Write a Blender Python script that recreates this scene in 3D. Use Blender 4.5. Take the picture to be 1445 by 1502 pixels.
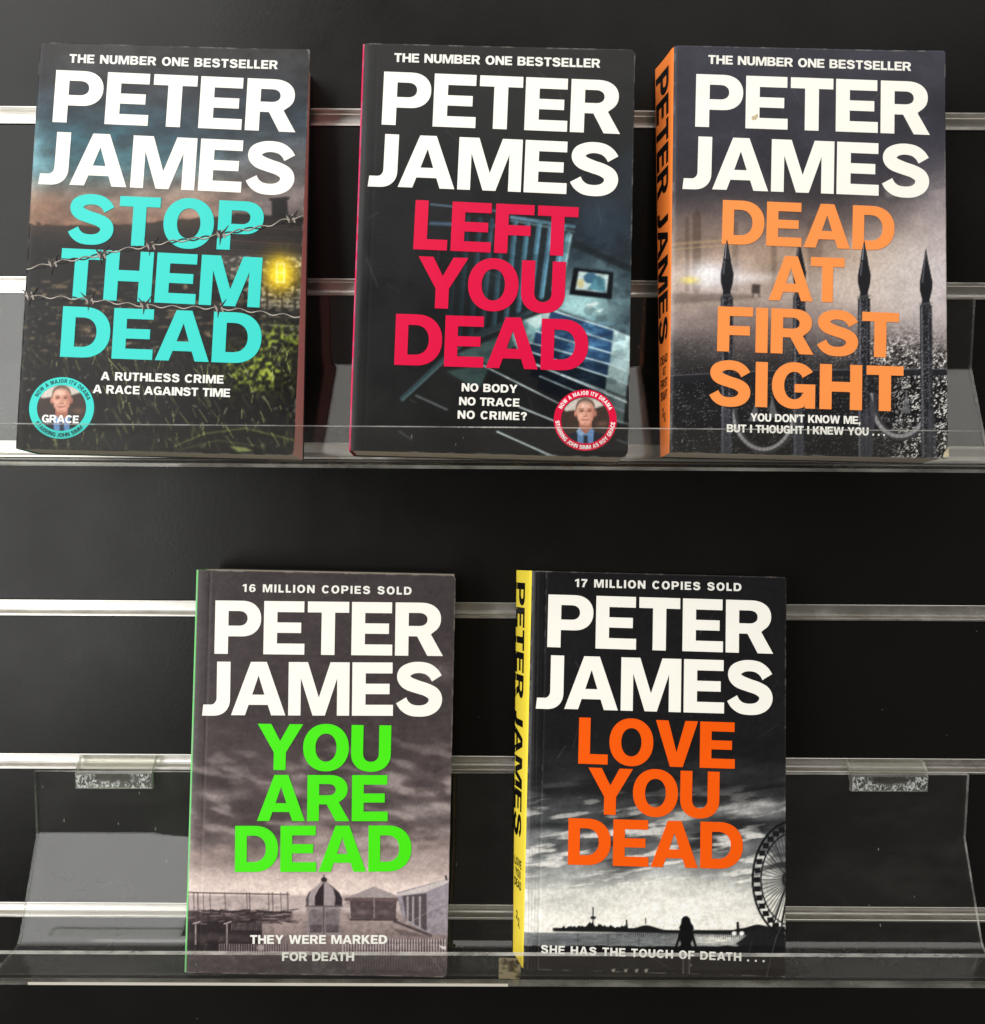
import bpy, math
import numpy as np
from mathutils import Vector, Matrix
from mathutils.geometry import tessellate_polygon

# ------------------------------------------------------------------ scene, camera, light
scene = bpy.context.scene
for o in list(bpy.data.objects):
    bpy.data.objects.remove(o)
COL = scene.collection
MM = 0.001
PW, PH = 1445.0, 1502.0                       # size of the photograph
FPX = 1213.9                                  # focal length in photograph pixels
CAM = np.array([20.0, -516.36, -197.62])      # millimetres; wall face is y = 0, +y into the wall
PITCH, YAW, ROLL = 0.0870, 0.0014, 0.0065

def cam_axes():
    f = np.array([math.sin(YAW), math.cos(YAW), 0.0]); r = np.array([math.cos(YAW), -math.sin(YAW), 0.0]); u = np.array([0, 0, 1.0])
    f2 = math.cos(PITCH) * f - math.sin(PITCH) * u; u2 = math.cos(PITCH) * u + math.sin(PITCH) * f
    return math.cos(ROLL) * r + math.sin(ROLL) * u2, -math.sin(ROLL) * r + math.cos(ROLL) * u2, f2
CR, CU, CF = cam_axes()

cd = bpy.data.cameras.new('camera')
cam = bpy.data.objects.new('camera', cd)
COL.objects.link(cam)
cam.matrix_world = Matrix(((CR[0], CU[0], -CF[0], CAM[0] * MM), (CR[1], CU[1], -CF[1], CAM[1] * MM),
                           (CR[2], CU[2], -CF[2], CAM[2] * MM), (0, 0, 0, 1)))
cd.sensor_fit = 'HORIZONTAL'; cd.sensor_width = 36.0; cd.lens = 36.0 * FPX / PW
cd.clip_start = 0.01; cd.clip_end = 50.0
scene.camera = cam

world = bpy.data.worlds.new('World'); scene.world = world; world.use_nodes = True
bg = world.node_tree.nodes['Background']
bg.inputs['Color'].default_value = (1.0, 0.93, 0.84, 1); bg.inputs['Strength'].default_value = 0.06

def area(name, loc, target, sx, sy, radiance, color):
    ld = bpy.data.lights.new(name, 'AREA'); ld.shape = 'RECTANGLE'; ld.size = sx; ld.size_y = sy
    ld.energy = radiance * math.pi * sx * sy; ld.color = color
    lo = bpy.data.objects.new(name, ld); COL.objects.link(lo)
    lo.location = loc
    lo.rotation_euler = (Vector(target) - Vector(loc)).to_track_quat('-Z', 'Y').to_euler()
    return lo
# the shop window in front and to the left of the display wall
area('window_light', (-1.45, -1.20, 0.20), (0.0, 0.0, -0.25), 2.0, 2.7, 2.05, (1.0, 0.99, 0.97))
# the lit white ceiling above the aisle
area('ceiling_light', (0.25, -1.55, 1.75), (0.25, -1.55, 0.0), 3.6, 2.5, 1.1, (1.0, 0.97, 0.91))

vs = scene.view_settings
vs.view_transform = 'Standard'; vs.look = 'None'; vs.gamma = 1.0; vs.use_curve_mapping = False
vs.exposure = 0.74
scene.render.engine = 'CYCLES'
scene.cycles.max_bounces = 12; scene.cycles.transparent_max_bounces = 24

# ------------------------------------------------------------------ helpers
def tag(o, label=None, cat=None, group=None, kind=None):
    for k, v in (('label', label), ('category', cat), ('group', group), ('kind', kind)):
        if v: o[k] = v
    return o

def empty(name, loc_mm=(0, 0, 0)):
    o = bpy.data.objects.new(name, None); COL.objects.link(o)
    o.empty_display_size = 0.02
    o.location = [c * MM for c in loc_mm]
    return o

def mesh_obj(name, verts, faces, mats, parent=None, mat_idx=None, smooth=False, origin=(0, 0, 0)):
    """verts in world millimetres; the object's parents sit at `origin` (mm) with no rotation"""
    me = bpy.data.meshes.new(name)
    v = (np.asarray(verts, float) - np.asarray(origin, float)) * MM
    me.from_pydata(v.tolist(), [], [list(f) for f in faces])
    for m in (mats if isinstance(mats, (list, tuple)) else [mats]): me.materials.append(m)
    if mat_idx is not None: me.polygons.foreach_set('material_index', np.asarray(mat_idx, np.int32))
    if smooth: me.polygons.foreach_set('use_smooth', np.ones(len(me.polygons), bool))
    me.update()
    o = bpy.data.objects.new(name, me); COL.objects.link(o)
    if parent: o.parent = parent
    return o

def lin(c):
    c = np.asarray(c, float) / 255.0
    return np.where(c <= 0.04045, c / 12.92, ((c + 0.055) / 1.055) ** 2.4)

def new_mat(name):
    m = bpy.data.materials.new(name); m.use_nodes = True
    nt = m.node_tree
    return m, nt, nt.nodes['Principled BSDF']

def plain(name, rgb, rough=0.5, spec=0.5, metal=0.0, bump=0.0, bscale=900.0, var=0.0, vscale=60.0):
    m, nt, b = new_mat(name)
    c = [float(x) for x in lin(rgb)] + [1]
    b.inputs['Base Color'].default_value = c
    b.inputs['Roughness'].default_value = rough; b.inputs['Specular IOR Level'].default_value = spec
    b.inputs['Metallic'].default_value = metal
    tc = nt.nodes.new('ShaderNodeTexCoord')
    if var:
        n = nt.nodes.new('ShaderNodeTexNoise'); n.inputs['Scale'].default_value = vscale; n.inputs['Detail'].default_value = 5
        nt.links.new(tc.outputs['Object'], n.inputs['Vector'])
        mr = nt.nodes.new('ShaderNodeMapRange'); mr.inputs[3].default_value = 1 - var; mr.inputs[4].default_value = 1 + var
        nt.links.new(n.outputs['Fac'], mr.inputs[0])
        mx = nt.nodes.new('ShaderNodeMix'); mx.data_type = 'RGBA'; mx.blend_type = 'MULTIPLY'; mx.inputs[0].default_value = 1
        mx.inputs[6].default_value = c; nt.links.new(mr.outputs[0], mx.inputs[7]); nt.links.new(mx.outputs[2], b.inputs['Base Color'])
    if bump:
        n = nt.nodes.new('ShaderNodeTexNoise'); n.inputs['Scale'].default_value = bscale; n.inputs['Detail'].default_value = 3
        nt.links.new(tc.outputs['Object'], n.inputs['Vector'])
        bp = nt.nodes.new('ShaderNodeBump'); bp.inputs['Strength'].default_value = bump; bp.inputs['Distance'].default_value = 0.0003
        nt.links.new(n.outputs['Fac'], bp.inputs['Height']); nt.links.new(bp.outputs['Normal'], b.inputs['Normal'])
    return m

# ------------------------------------------------------------------ materials
def mat_panel():
    m, nt, b = new_mat('black_melamine')
    b.inputs['Specular IOR Level'].default_value = 0.27
    tc = nt.nodes.new('ShaderNodeTexCoord')
    n = nt.nodes.new('ShaderNodeTexNoise'); n.inputs['Scale'].default_value = 9; n.inputs['Detail'].default_value = 7; n.inputs['Roughness'].default_value = 0.62
    nt.links.new(tc.outputs['Object'], n.inputs['Vector'])
    r = nt.nodes.new('ShaderNodeMapRange'); r.inputs[1].default_value = 0.3; r.inputs[2].default_value = 0.7
    r.inputs[3].default_value = 0.22; r.inputs[4].default_value = 0.41
    nt.links.new(n.outputs['Fac'], r.inputs[0]); nt.links.new(r.outputs[0], b.inputs['Roughness'])
    # dust specks and faint rub marks
    v = nt.nodes.new('ShaderNodeTexVoronoi'); v.inputs['Scale'].default_value = 70; v.inputs['Randomness'].default_value = 1
    nt.links.new(tc.outputs['Object'], v.inputs['Vector'])
    lt = nt.nodes.new('ShaderNodeMath'); lt.operation = 'LESS_THAN'; lt.inputs[1].default_value = 0.035
    nt.links.new(v.outputs['Distance'], lt.inputs[0])
    gt = nt.nodes.new('ShaderNodeMath'); gt.operation = 'GREATER_THAN'; gt.inputs[1].default_value = 0.8
    sep = nt.nodes.new('ShaderNodeSeparateColor'); nt.links.new(v.outputs['Color'], sep.inputs[0]); nt.links.new(sep.outputs[0], gt.inputs[0])
    mul = nt.nodes.new('ShaderNodeMath'); mul.operation = 'MULTIPLY'; nt.links.new(lt.outputs[0], mul.inputs[0]); nt.links.new(gt.outputs[0], mul.inputs[1])
    mx = nt.nodes.new('ShaderNodeMix'); mx.data_type = 'RGBA'
    mx.inputs[6].default_value = (0.0062, 0.0060, 0.0054, 1); mx.inputs[7].default_value = (0.06, 0.058, 0.052, 1)
    nt.links.new(mul.outputs[0], mx.inputs[0]); nt.links.new(mx.outputs[2], b.inputs['Base Color'])
    n2 = nt.nodes.new('ShaderNodeTexNoise'); n2.inputs['Scale'].default_value = 420; n2.inputs['Detail'].default_value = 2
    nt.links.new(tc.outputs['Object'], n2.inputs['Vector'])
    bp = nt.nodes.new('ShaderNodeBump'); bp.inputs['Strength'].default_value = 0.10; bp.inputs['Distance'].default_value = 0.0004
    nt.links.new(n2.outputs['Fac'], bp.inputs['Height']); nt.links.new(bp.outputs['Normal'], b.inputs['Normal'])
    return m
M_PANEL = mat_panel()

def mat_alu():
    m, nt, b = new_mat('worn_aluminium')
    b.inputs['Metallic'].default_value = 1.0
    tc = nt.nodes.new('ShaderNodeTexCoord')
    mp = nt.nodes.new('ShaderNodeMapping'); mp.inputs['Scale'].default_value = (6, 500, 900)
    nt.links.new(tc.outputs['Object'], mp.inputs['Vector'])
    n = nt.nodes.new('ShaderNodeTexNoise'); n.inputs['Scale'].default_value = 1.0; n.inputs['Detail'].default_value = 4
    nt.links.new(mp.outputs[0], n.inputs['Vector'])
    n2 = nt.nodes.new('ShaderNodeTexNoise'); n2.inputs['Scale'].default_value = 75; n2.inputs['Detail'].default_value = 8; n2.inputs['Roughness'].default_value = 0.7
    nt.links.new(tc.outputs['Object'], n2.inputs['Vector'])
    mr = nt.nodes.new('ShaderNodeMapRange'); mr.inputs[1].default_value = 0.35; mr.inputs[2].default_value = 0.65; mr.inputs[3].default_value = 0.28; mr.inputs[4].default_value = 0.5
    nt.links.new(n2.outputs['Fac'], mr.inputs[0]); nt.links.new(mr.outputs[0], b.inputs['Roughness'])
    cr = nt.nodes.new('ShaderNodeMix'); cr.data_type = 'RGBA'
    cr.inputs[6].default_value = (0.62, 0.595, 0.55, 1); cr.inputs[7].default_value = (0.86, 0.845, 0.81, 1)
    nt.links.new(n2.outputs['Fac'], cr.inputs[0]); nt.links.new(cr.outputs[2], b.inputs['Base Color'])
    bp = nt.nodes.new('ShaderNodeBump'); bp.inputs['Strength'].default_value = 0.12; bp.inputs['Distance'].default_value = 0.0003
    nt.links.new(n.outputs['Fac'], bp.inputs['Height']); nt.links.new(bp.outputs['Normal'], b.inputs['Normal'])
    return m
M_ALU = mat_alu()

def mat_acrylic(name, tint, haze, scr=True, ior=1.49):
    """clear sheet: what is not mirrored by Fresnel passes straight through; a little surface dust"""
    m = bpy.data.materials.new(name); m.use_nodes = True; nt = m.node_tree; nt.nodes.clear()
    out = nt.nodes.new('ShaderNodeOutputMaterial')
    tr = nt.nodes.new('ShaderNodeBsdfTransparent'); tr.inputs[0].default_value = (*tint, 1)
    df = nt.nodes.new('ShaderNodeBsdfDiffuse'); df.inputs[0].default_value = (0.75, 0.74, 0.70, 1)
    gl = nt.nodes.new('ShaderNodeBsdfGlossy'); gl.inputs['Roughness'].default_value = 0.035
    fr = nt.nodes.new('ShaderNodeFresnel')
    ge = nt.nodes.new('ShaderNodeNewGeometry')           # a thin sheet mirrors alike from either side
    io = nt.nodes.new('ShaderNodeMapRange'); io.inputs[3].default_value = ior; io.inputs[4].default_value = 1.0 / ior
    nt.links.new(ge.outputs['Backfacing'], io.inputs[0]); nt.links.new(io.outputs[0], fr.inputs['IOR'])
    tc = nt.nodes.new('ShaderNodeTexCoord')
    n = nt.nodes.new('ShaderNodeTexNoise'); n.inputs['Scale'].default_value = 28; n.inputs['Detail'].default_value = 8; n.inputs['Roughness'].default_value = 0.7
    mp = nt.nodes.new('ShaderNodeMapping'); mp.inputs['Scale'].default_value = (0.7, 1.4, 1.4)
    nt.links.new(tc.outputs['Object'], mp.inputs[0]); nt.links.new(mp.outputs[0], n.inputs['Vector'])
    mr = nt.nodes.new('ShaderNodeMapRange'); mr.inputs[1].default_value = 0.42; mr.inputs[2].default_value = 0.8
    mr.inputs[3].default_value = haze * 0.5; mr.inputs[4].default_value = haze * 3.0
    nt.links.new(n.outputs['Fac'], mr.inputs[0])
    vo = nt.nodes.new('ShaderNodeTexVoronoi'); vo.inputs['Scale'].default_value = 210
    mp2 = nt.nodes.new('ShaderNodeMapping'); mp2.inputs['Scale'].default_value = (1.0, 0.5, 0.35); nt.links.new(tc.outputs['Object'], mp2.inputs[0]); nt.links.new(mp2.outputs[0], vo.inputs['Vector'])
    lt = nt.nodes.new('ShaderNodeMath'); lt.operation = 'LESS_THAN'; lt.inputs[1].default_value = 0.085; nt.links.new(vo.outputs['Distance'], lt.inputs[0])
    sc = nt.nodes.new('ShaderNodeSeparateColor'); nt.links.new(vo.outputs['Color'], sc.inputs[0])
    g2 = nt.nodes.new('ShaderNodeMath'); g2.operation = 'GREATER_THAN'; g2.inputs[1].default_value = 0.86; nt.links.new(sc.outputs[0], g2.inputs[0])
    ml = nt.nodes.new('ShaderNodeMath'); ml.operation = 'MULTIPLY'; nt.links.new(lt.outputs[0], ml.inputs[0]); nt.links.new(g2.outputs[0], ml.inputs[1])
    ma = nt.nodes.new('ShaderNodeMath'); ma.operation = 'MULTIPLY_ADD'; ma.inputs[1].default_value = 0.22; nt.links.new(ml.outputs[0], ma.inputs[0]); nt.links.new(mr.outputs[0], ma.inputs[2])
    m1 = nt.nodes.new('ShaderNodeMixShader'); nt.links.new(ma.outputs[0], m1.inputs[0])
    nt.links.new(tr.outputs[0], m1.inputs[1]); nt.links.new(df.outputs[0], m1.inputs[2])
    m2 = nt.nodes.new('ShaderNodeMixShader'); nt.links.new(fr.outputs[0], m2.inputs[0])
    nt.links.new(m1.outputs[0], m2.inputs[1]); nt.links.new(gl.outputs[0], m2.inputs[2])
    nt.links.new(m2.outputs[0], out.inputs[0])
    # slight waviness of the bent sheet
    n3 = nt.nodes.new('ShaderNodeTexNoise'); n3.inputs['Scale'].default_value = 11; n3.inputs['Detail'].default_value = 2
    nt.links.new(tc.outputs['Object'], n3.inputs['Vector'])
    bp = nt.nodes.new('ShaderNodeBump'); bp.inputs['Strength'].default_value = 0.05; bp.inputs['Distance'].default_value = 0.002
    nt.links.new(n3.outputs['Fac'], bp.inputs['Height']); nt.links.new(bp.outputs[0], gl.inputs['Normal'])
    return m
M_ACR = mat_acrylic('clear_acrylic', (0.995, 0.997, 0.99), 0.005)
M_FRONT = mat_acrylic('dull_front_edge', (0.80, 0.78, 0.70), 0.11)
M_EDGE = mat_acrylic('sawn_acrylic_edge', (0.85, 0.86, 0.83), 0.32)
M_CLIP = mat_acrylic('scuffed_acrylic', (0.95, 0.95, 0.92), 0.035)

def mat_glue():
    m = bpy.data.materials.new('crazed_glue'); m.use_nodes = True; nt = m.node_tree; nt.nodes.clear()
    out = nt.nodes.new('ShaderNodeOutputMaterial')
    tr = nt.nodes.new('ShaderNodeBsdfTransparent'); tr.inputs[0].default_value = (0.9, 0.9, 0.88, 1)
    df = nt.nodes.new('ShaderNodeBsdfDiffuse'); df.inputs[0].default_value = (0.62, 0.64, 0.62, 1)
    tc = nt.nodes.new('ShaderNodeTexCoord')
    mp = nt.nodes.new('ShaderNodeMapping'); mp.inputs['Scale'].default_value = (430, 1, 300)
    nt.links.new(tc.outputs['Object'], mp.inputs[0])
    n = nt.nodes.new('ShaderNodeTexNoise'); n.inputs['Scale'].default_value = 1; n.inputs['Detail'].default_value = 3; n.inputs['Distortion'].default_value = 1.6
    nt.links.new(mp.outputs[0], n.inputs['Vector'])
    mr = nt.nodes.new('ShaderNodeMapRange'); mr.inputs[1].default_value = 0.47; mr.inputs[2].default_value = 0.58; mr.inputs[3].default_value = 0.06; mr.inputs[4].default_value = 0.8
    nt.links.new(n.outputs['Fac'], mr.inputs[0])
    # unglued bare patch in the upper middle: fade by an attribute stored on the mesh
    at = nt.nodes.new('ShaderNodeAttribute'); at.attribute_name = 'glue'
    mu = nt.nodes.new('ShaderNodeMath'); mu.operation = 'MULTIPLY'
    nt.links.new(mr.outputs[0], mu.inputs[0]); nt.links.new(at.outputs['Fac'], mu.inputs[1])
    mx = nt.nodes.new('ShaderNodeMixShader'); nt.links.new(mu.outputs[0], mx.inputs[0])
    nt.links.new(tr.outputs[0], mx.inputs[1]); nt.links.new(df.outputs[0], mx.inputs[2]); nt.links.new(mx.outputs[0], out.inputs[0])
    return m
M_GLUE = mat_glue()

def mat_tape():
    m = bpy.data.materials.new('yellowed_tape'); m.use_nodes = True; nt = m.node_tree; nt.nodes.clear()
    out = nt.nodes.new('ShaderNodeOutputMaterial')
    tr = nt.nodes.new('ShaderNodeBsdfTransparent'); tr.inputs[0].default_value = (0.85, 0.80, 0.66, 1)
    df = nt.nodes.new('ShaderNodeBsdfDiffuse'); df.inputs[0].default_value = (0.50, 0.42, 0.26, 1)
    tc = nt.nodes.new('ShaderNodeTexCoord')
    n = nt.nodes.new('ShaderNodeTexNoise'); n.inputs['Scale'].default_value = 160; n.inputs['Detail'].default_value = 6
    nt.links.new(tc.outputs['Object'], n.inputs['Vector'])
    mr = nt.nodes.new('ShaderNodeMapRange'); mr.inputs[1].default_value = 0.40; mr.inputs[2].default_value = 0.52; mr.inputs[3].default_value = 0.10; mr.inputs[4].default_value = 0.55
    nt.links.new(n.outputs['Fac'], mr.inputs[0])
    mx = nt.nodes.new('ShaderNodeMixShader'); nt.links.new(mr.outputs[0], mx.inputs[0])
    nt.links.new(tr.outputs[0], mx.inputs[1]); nt.links.new(df.outputs[0], mx.inputs[2]); nt.links.new(mx.outputs[0], out.inputs[0])
    return m
M_TAPE = mat_tape()

def mat_print(name, rough=0.26, spec=0.20):
    m, nt, b = new_mat(name)
    at = nt.nodes.new('ShaderNodeAttribute'); at.attribute_name = 'print'
    nt.links.new(at.outputs['Color'], b.inputs['Base Color'])
    b.inputs['Specular IOR Level'].default_value = spec
    tc = nt.nodes.new('ShaderNodeTexCoord')
    n = nt.nodes.new('ShaderNodeTexNoise'); n.inputs['Scale'].default_value = 35; n.inputs['Detail'].default_value = 7
    nt.links.new(tc.outputs['Object'], n.inputs['Vector'])
    mr = nt.nodes.new('ShaderNodeMapRange'); mr.inputs[1].default_value = 0.3; mr.inputs[2].default_value = 0.7; mr.inputs[3].default_value = rough - 0.06; mr.inputs[4].default_value = rough + 0.10
    nt.links.new(n.outputs['Fac'], mr.inputs[0]); nt.links.new(mr.outputs[0], b.inputs['Roughness'])
    n2 = nt.nodes.new('ShaderNodeTexNoise'); n2.inputs['Scale'].default_value = 26; n2.inputs['Detail'].default_value = 4
    nt.links.new(tc.outputs['Object'], n2.inputs['Vector'])
    bp = nt.nodes.new('ShaderNodeBump'); bp.inputs['Strength'].default_value = 0.10; bp.inputs['Distance'].default_value = 0.002
    nt.links.new(n2.outputs['Fac'], bp.inputs['Height']); nt.links.new(bp.outputs[0], b.inputs['Normal'])
    return m
M_PRINT = mat_print('printed_cover')

def mat_pages():
    m, nt, b = new_mat('page_edges')
    b.inputs['Roughness'].default_value = 0.9; b.inputs['Specular IOR Level'].default_value = 0.1
    at = nt.nodes.new('ShaderNodeAttribute'); at.attribute_name = 'leaf'      # depth through the block in mm
    n = nt.nodes.new('ShaderNodeTexNoise'); n.noise_dimensions = '1D'; n.inputs['Scale'].default_value = 7.0; n.inputs['Detail'].default_value = 4
    nt.links.new(at.outputs['Fac'], n.inputs['W'])
    mx = nt.nodes.new('ShaderNodeMix'); mx.data_type = 'RGBA'
    mx.inputs[6].default_value = (0.38, 0.30, 0.22, 1); mx.inputs[7].default_value = (0.78, 0.70, 0.58, 1)
    mr = nt.nodes.new('ShaderNodeMapRange'); mr.inputs[1].default_value = 0.3; mr.inputs[2].default_value = 0.6
    nt.links.new(n.outputs['Fac'], mr.inputs[0]); nt.links.new(mr.outputs[0], mx.inputs[0]); nt.links.new(mx.outputs[2], b.inputs['Base Color'])
    return m
M_PAGES = mat_pages()
M_PAPER = plain('paper_white', (226, 220, 206), 0.8, 0.2)
_ink = {}
def ink(rgb, rough=0.42):
    k = (tuple(rgb), rough)
    if k not in _ink:
        _ink[k] = plain('ink_%02x%02x%02x' % tuple(rgb), rgb, rough, 0.22, var=0.035, vscale=70)
    return _ink[k]

# ------------------------------------------------------------------ slatted wall
wall = empty('slatwall', (0, 0, -250))
tag(wall, 'black melamine slatwall with six horizontal aluminium grooves behind the books', 'slatwall')
WO = (0, 0, -250)
XW = 620.0; XC = 20.0
OPEN = 10.2
def sweep_x(name, prof, mat, parent, origin, x0, x1, closed=False, smooth=False):
    n = len(prof); v = [(x0, p[0], p[1]) for p in prof] + [(x1, p[0], p[1]) for p in prof]
    f = [(i, (i + 1) % n, n + (i + 1) % n, n + i) for i in range(n if closed else n - 1)]
    if closed: f += [tuple(range(n))[::-1], tuple(range(n, 2 * n))]
    return mesh_obj(name, v, f, mat, parent, origin=origin, smooth=smooth)
edges_z = [0 - 100 * k for k in range(6)]
tops = [165.0] + [z - OPEN for z in edges_z]
bots = edges_z + [-700.0]
for zt, zb_ in zip(tops, bots):
    c = 0.5
    prof = [(18, zt), (c, zt), (0, zt - c), (0, zb_ + c), (c, zb_), (18, zb_)]
    sweep_x('panel', prof, M_PANEL, wall, WO, XC - XW, XC + XW, closed=True)
for k, z in enumerate(edges_z):
    prof = [(0.6, z - 0.03), (-0.55, z - 0.03), (-0.7, z - 0.2), (-0.7, z - 0.75), (-0.5, z - 0.95), (5.2, z - 1.0), (5.6, z - 1.4),
            (5.6, z - 6.2), (5.3, z - 7.4), (4.6, z - 8.2), (3.6, z - 8.7), (2.2, z - 8.95), (0.7, z - 9.0), (0.5, z - 8.75), (-0.5, z - 8.75),
            (-0.75, z - 8.95), (-0.75, z - 10.0), (-0.6, z - 10.17), (0.6, z - 10.17)]
    sweep_x('groove_rail', prof, M_ALU, wall, WO, XC - XW, XC + XW)

# ------------------------------------------------------------------ clear shelves
def fillet(pts, rad, n=6):
    out = [pts[0]]
    for i in range(1, len(pts) - 1):
        p, a, b = (np.array(q, float) for q in (pts[i], pts[i - 1], pts[i + 1])); r = rad[i]
        if r <= 0: out.append(tuple(p)); continue
        d1 = (a - p) / np.linalg.norm(a - p); d2 = (b - p) / np.linalg.norm(b - p)
        ang = math.acos(np.clip(d1 @ d2, -1, 1)); t = r / math.tan(ang / 2)
        c = p + (d1 + d2) / np.linalg.norm(d1 + d2) * r / math.sin(ang / 2)
        s = p + d1 * t - c; e = p + d2 * t - c
        a0 = math.atan2(s[1], s[0]); a1 = math.atan2(e[1], e[0])
        da = (a1 - a0 + math.pi) % (2 * math.pi) - math.pi
        for k in range(n + 1): out.append((c[0] + r * math.cos(a0 + da * k / n), c[1] + r * math.sin(a0 + da * k / n)))
    out.append(pts[-1]); return out

def offset_path(path, d):
    P = np.array(path); T = np.gradient(P, axis=0); T /= np.linalg.norm(T, axis=1)[:, None]
    return P + d * np.stack([-T[:, 1], T[:, 0]], 1)

ACT = 2.4
def make_shelf(cx, zrail, roll, dz, label, tape):
    org = (cx, -40.0, zrail - 113.0 + dz)
    root = empty('acrylic_shelf', org)
    tag(root, label, 'shelf', 'clear acrylic book shelves')
    mid = fillet([(-1.3, -10.0), (-1.3, -52.4), (-27.0, -112.0), (-58.2, -112.3), (-64.6, -91.4)], [0, 9, 9, 5, 0])
    # resample so the offset stays clean
    a = offset_path(mid, ACT / 2); b = offset_path(mid, -ACT / 2)
    ring = [tuple(q) for q in a] + [tuple(q) for q in b[::-1]]
    n = len(ring); v = []; f = []; mi = []
    xs = (-300.0, 300.0)
    for x in xs:
        for (y, z) in ring: v.append((cx + x, y, zrail + dz + z + x * roll))
    half = n // 2
    for i in range(n):
        j = (i + 1) % n
        f.append((i, j, n + j, n + i)); mi.append(1 if i in (half - 1, n - 1) else 0)
    for i in range(half - 1):
        f.append((i, i + 1, n - 2 - i, n - 1 - i)); mi.append(1)
        f.append((n + i, 2 * n - 1 - i, 2 * n - 2 - i, n + i + 1)); mi.append(1)
    mesh_obj('bent_sheet', v, f, [M_ACR, M_EDGE], root, mi, origin=org)
    # the floor's sawn front edge, under the lip
    z0, z1, y0e, y1e = -114.3, -112.5, -60.0, -56.5
    bx = [(cx + x, y, zrail + dz + z + x * roll) for x in (-300, 300) for y, z in ((y0e, z0), (y0e, z1), (y1e, z1), (y1e, z0))]
    mesh_obj('sawn_front_edge', bx, [(0, 1, 5, 4), (1, 2, 6, 5), (2, 3, 7, 6), (3, 0, 4, 7), (0, 3, 2, 1), (4, 5, 6, 7)], M_FRONT, root, origin=org)
    if tape:
        z0, z1, y0e, y1e = -114.2, -112.6, -60.25, -60.05
        bx = [(x, y, zrail + dz + z + (x - cx) * roll) for x in (-248.0, 31.5) for y, z in ((y0e, z0), (y0e, z1), (y1e, z1), (y1e, z0))]
        mesh_obj('paper_strip', bx, [(0, 1, 5, 4), (1, 2, 6, 5), (2, 3, 7, 6), (3, 0, 4, 7), (0, 3, 2, 1), (4, 5, 6, 7)], ink((206, 200, 186), .7), root, origin=org)
    # two hook clips glued to the upright strip, their tongues in the groove
    for xc in CLIPX:
        cx0, cx1 = xc - 24.5, xc + 24.5
        y0 = -1.3 - ACT / 2
        prof = [(y0 - 2.6, -20.0), (y0 - 2.6, -10.2), (y0 - 1.6, -8.9), (2.2, -4.4), (5.0, -4.0), (5.0, -1.6), (1.6, -1.6), (y0 - 0.9, -6.6), (y0 - 0.02, -9.2), (y0 - 0.02, -20.0)]
        vv = [(x, y, zrail + dz + z + (x - cx) * roll) for x in (cx0, cx1) for (y, z) in prof]
        m = len(prof)
        ff = [(i, (i + 1) % m, m + (i + 1) % m, m + i) for i in range(m)] + [tuple(range(m))[::-1], tuple(range(m, 2 * m))]
        clip = mesh_obj('hook_clip', vv, ff, [M_CLIP, M_EDGE], root, [1 if i in (9, 4) else 0 for i in range(m)] + [1, 1], origin=org)
        # crazed glue patch seen through the clip
        gx, gz = 40, 10
        gv = []; ga = []; rs = np.random.RandomState(int(xc) % 91 + 3)
        wob = rs.rand(gx + 1) * 0.5
        for j in range(gz + 1):
            for i in range(gx + 1):
                x = cx0 + 0.6 + (48.0 - 0.2) * i / gx; z = -19.5 + 9.2 * j / gz
                gv.append((x, y0 - 2.72, zrail + dz + z + (x - cx) * roll))
                e = math.hypot((i / gx - 0.5) / 0.30, (j / gz - 0.80) / (0.30 + 0.25 * wob[i])); ga.append(min(1.0, max(0.0, (e - 0.75) * 2.2)))
        gf = [(j * (gx + 1) + i, j * (gx + 1) + i + 1, (j + 1) * (gx + 1) + i + 1, (j + 1) * (gx + 1) + i) for j in range(gz) for i in range(gx)]
        g = mesh_obj('glue_patch', gv, gf, M_GLUE, clip, origin=org)
        at = g.data.attributes.new('glue', 'FLOAT', 'POINT'); at.data.foreach_set('value', np.array(ga, np.float32))
    if tape:
        (x0, x1) = tape
        P0 = np.array((-58.2, -112.3)); P1 = np.array((-64.6, -91.4)); d = P1 - P0; nn = np.array((-d[1], d[0])) / np.linalg.norm(d)
        if nn[0] > 0: nn = -nn
        rs = np.random.RandomState(5); nx = 14; tv = []
        for s, jag in ((0.16, 0.02), (0.93, 0.01)):
            for i in range(nx + 1):
                q = P0 + d * (s + (rs.rand() - .5) * jag * 2) + nn * (ACT / 2 + 0.08); x = x0 + (x1 - x0) * i / nx
                tv.append((x, q[0], zrail + dz + q[1] + (x - cx) * roll))
        tf = [(i, i + 1, nx + 2 + i, nx + 1 + i) for i in range(nx)]
        mesh_obj('tape_remnant', tv, tf, M_TAPE, root, origin=org)
    return root
CLIPX = [-232.0 + 14.0, 250.0 + 0.0]
make_shelf(14.6, -100.0, -0.0012, 0.6, 'clear bent acrylic shelf holding the turquoise, pink and light orange titled books', None)
CLIPX = [-220.0, 275.6]
make_shelf(27.7, -400.0, 0.0022, -0.6, 'clear bent acrylic shelf with glued hook clips holding the green and dark orange titled books', (26.0, 38.6))

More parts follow.
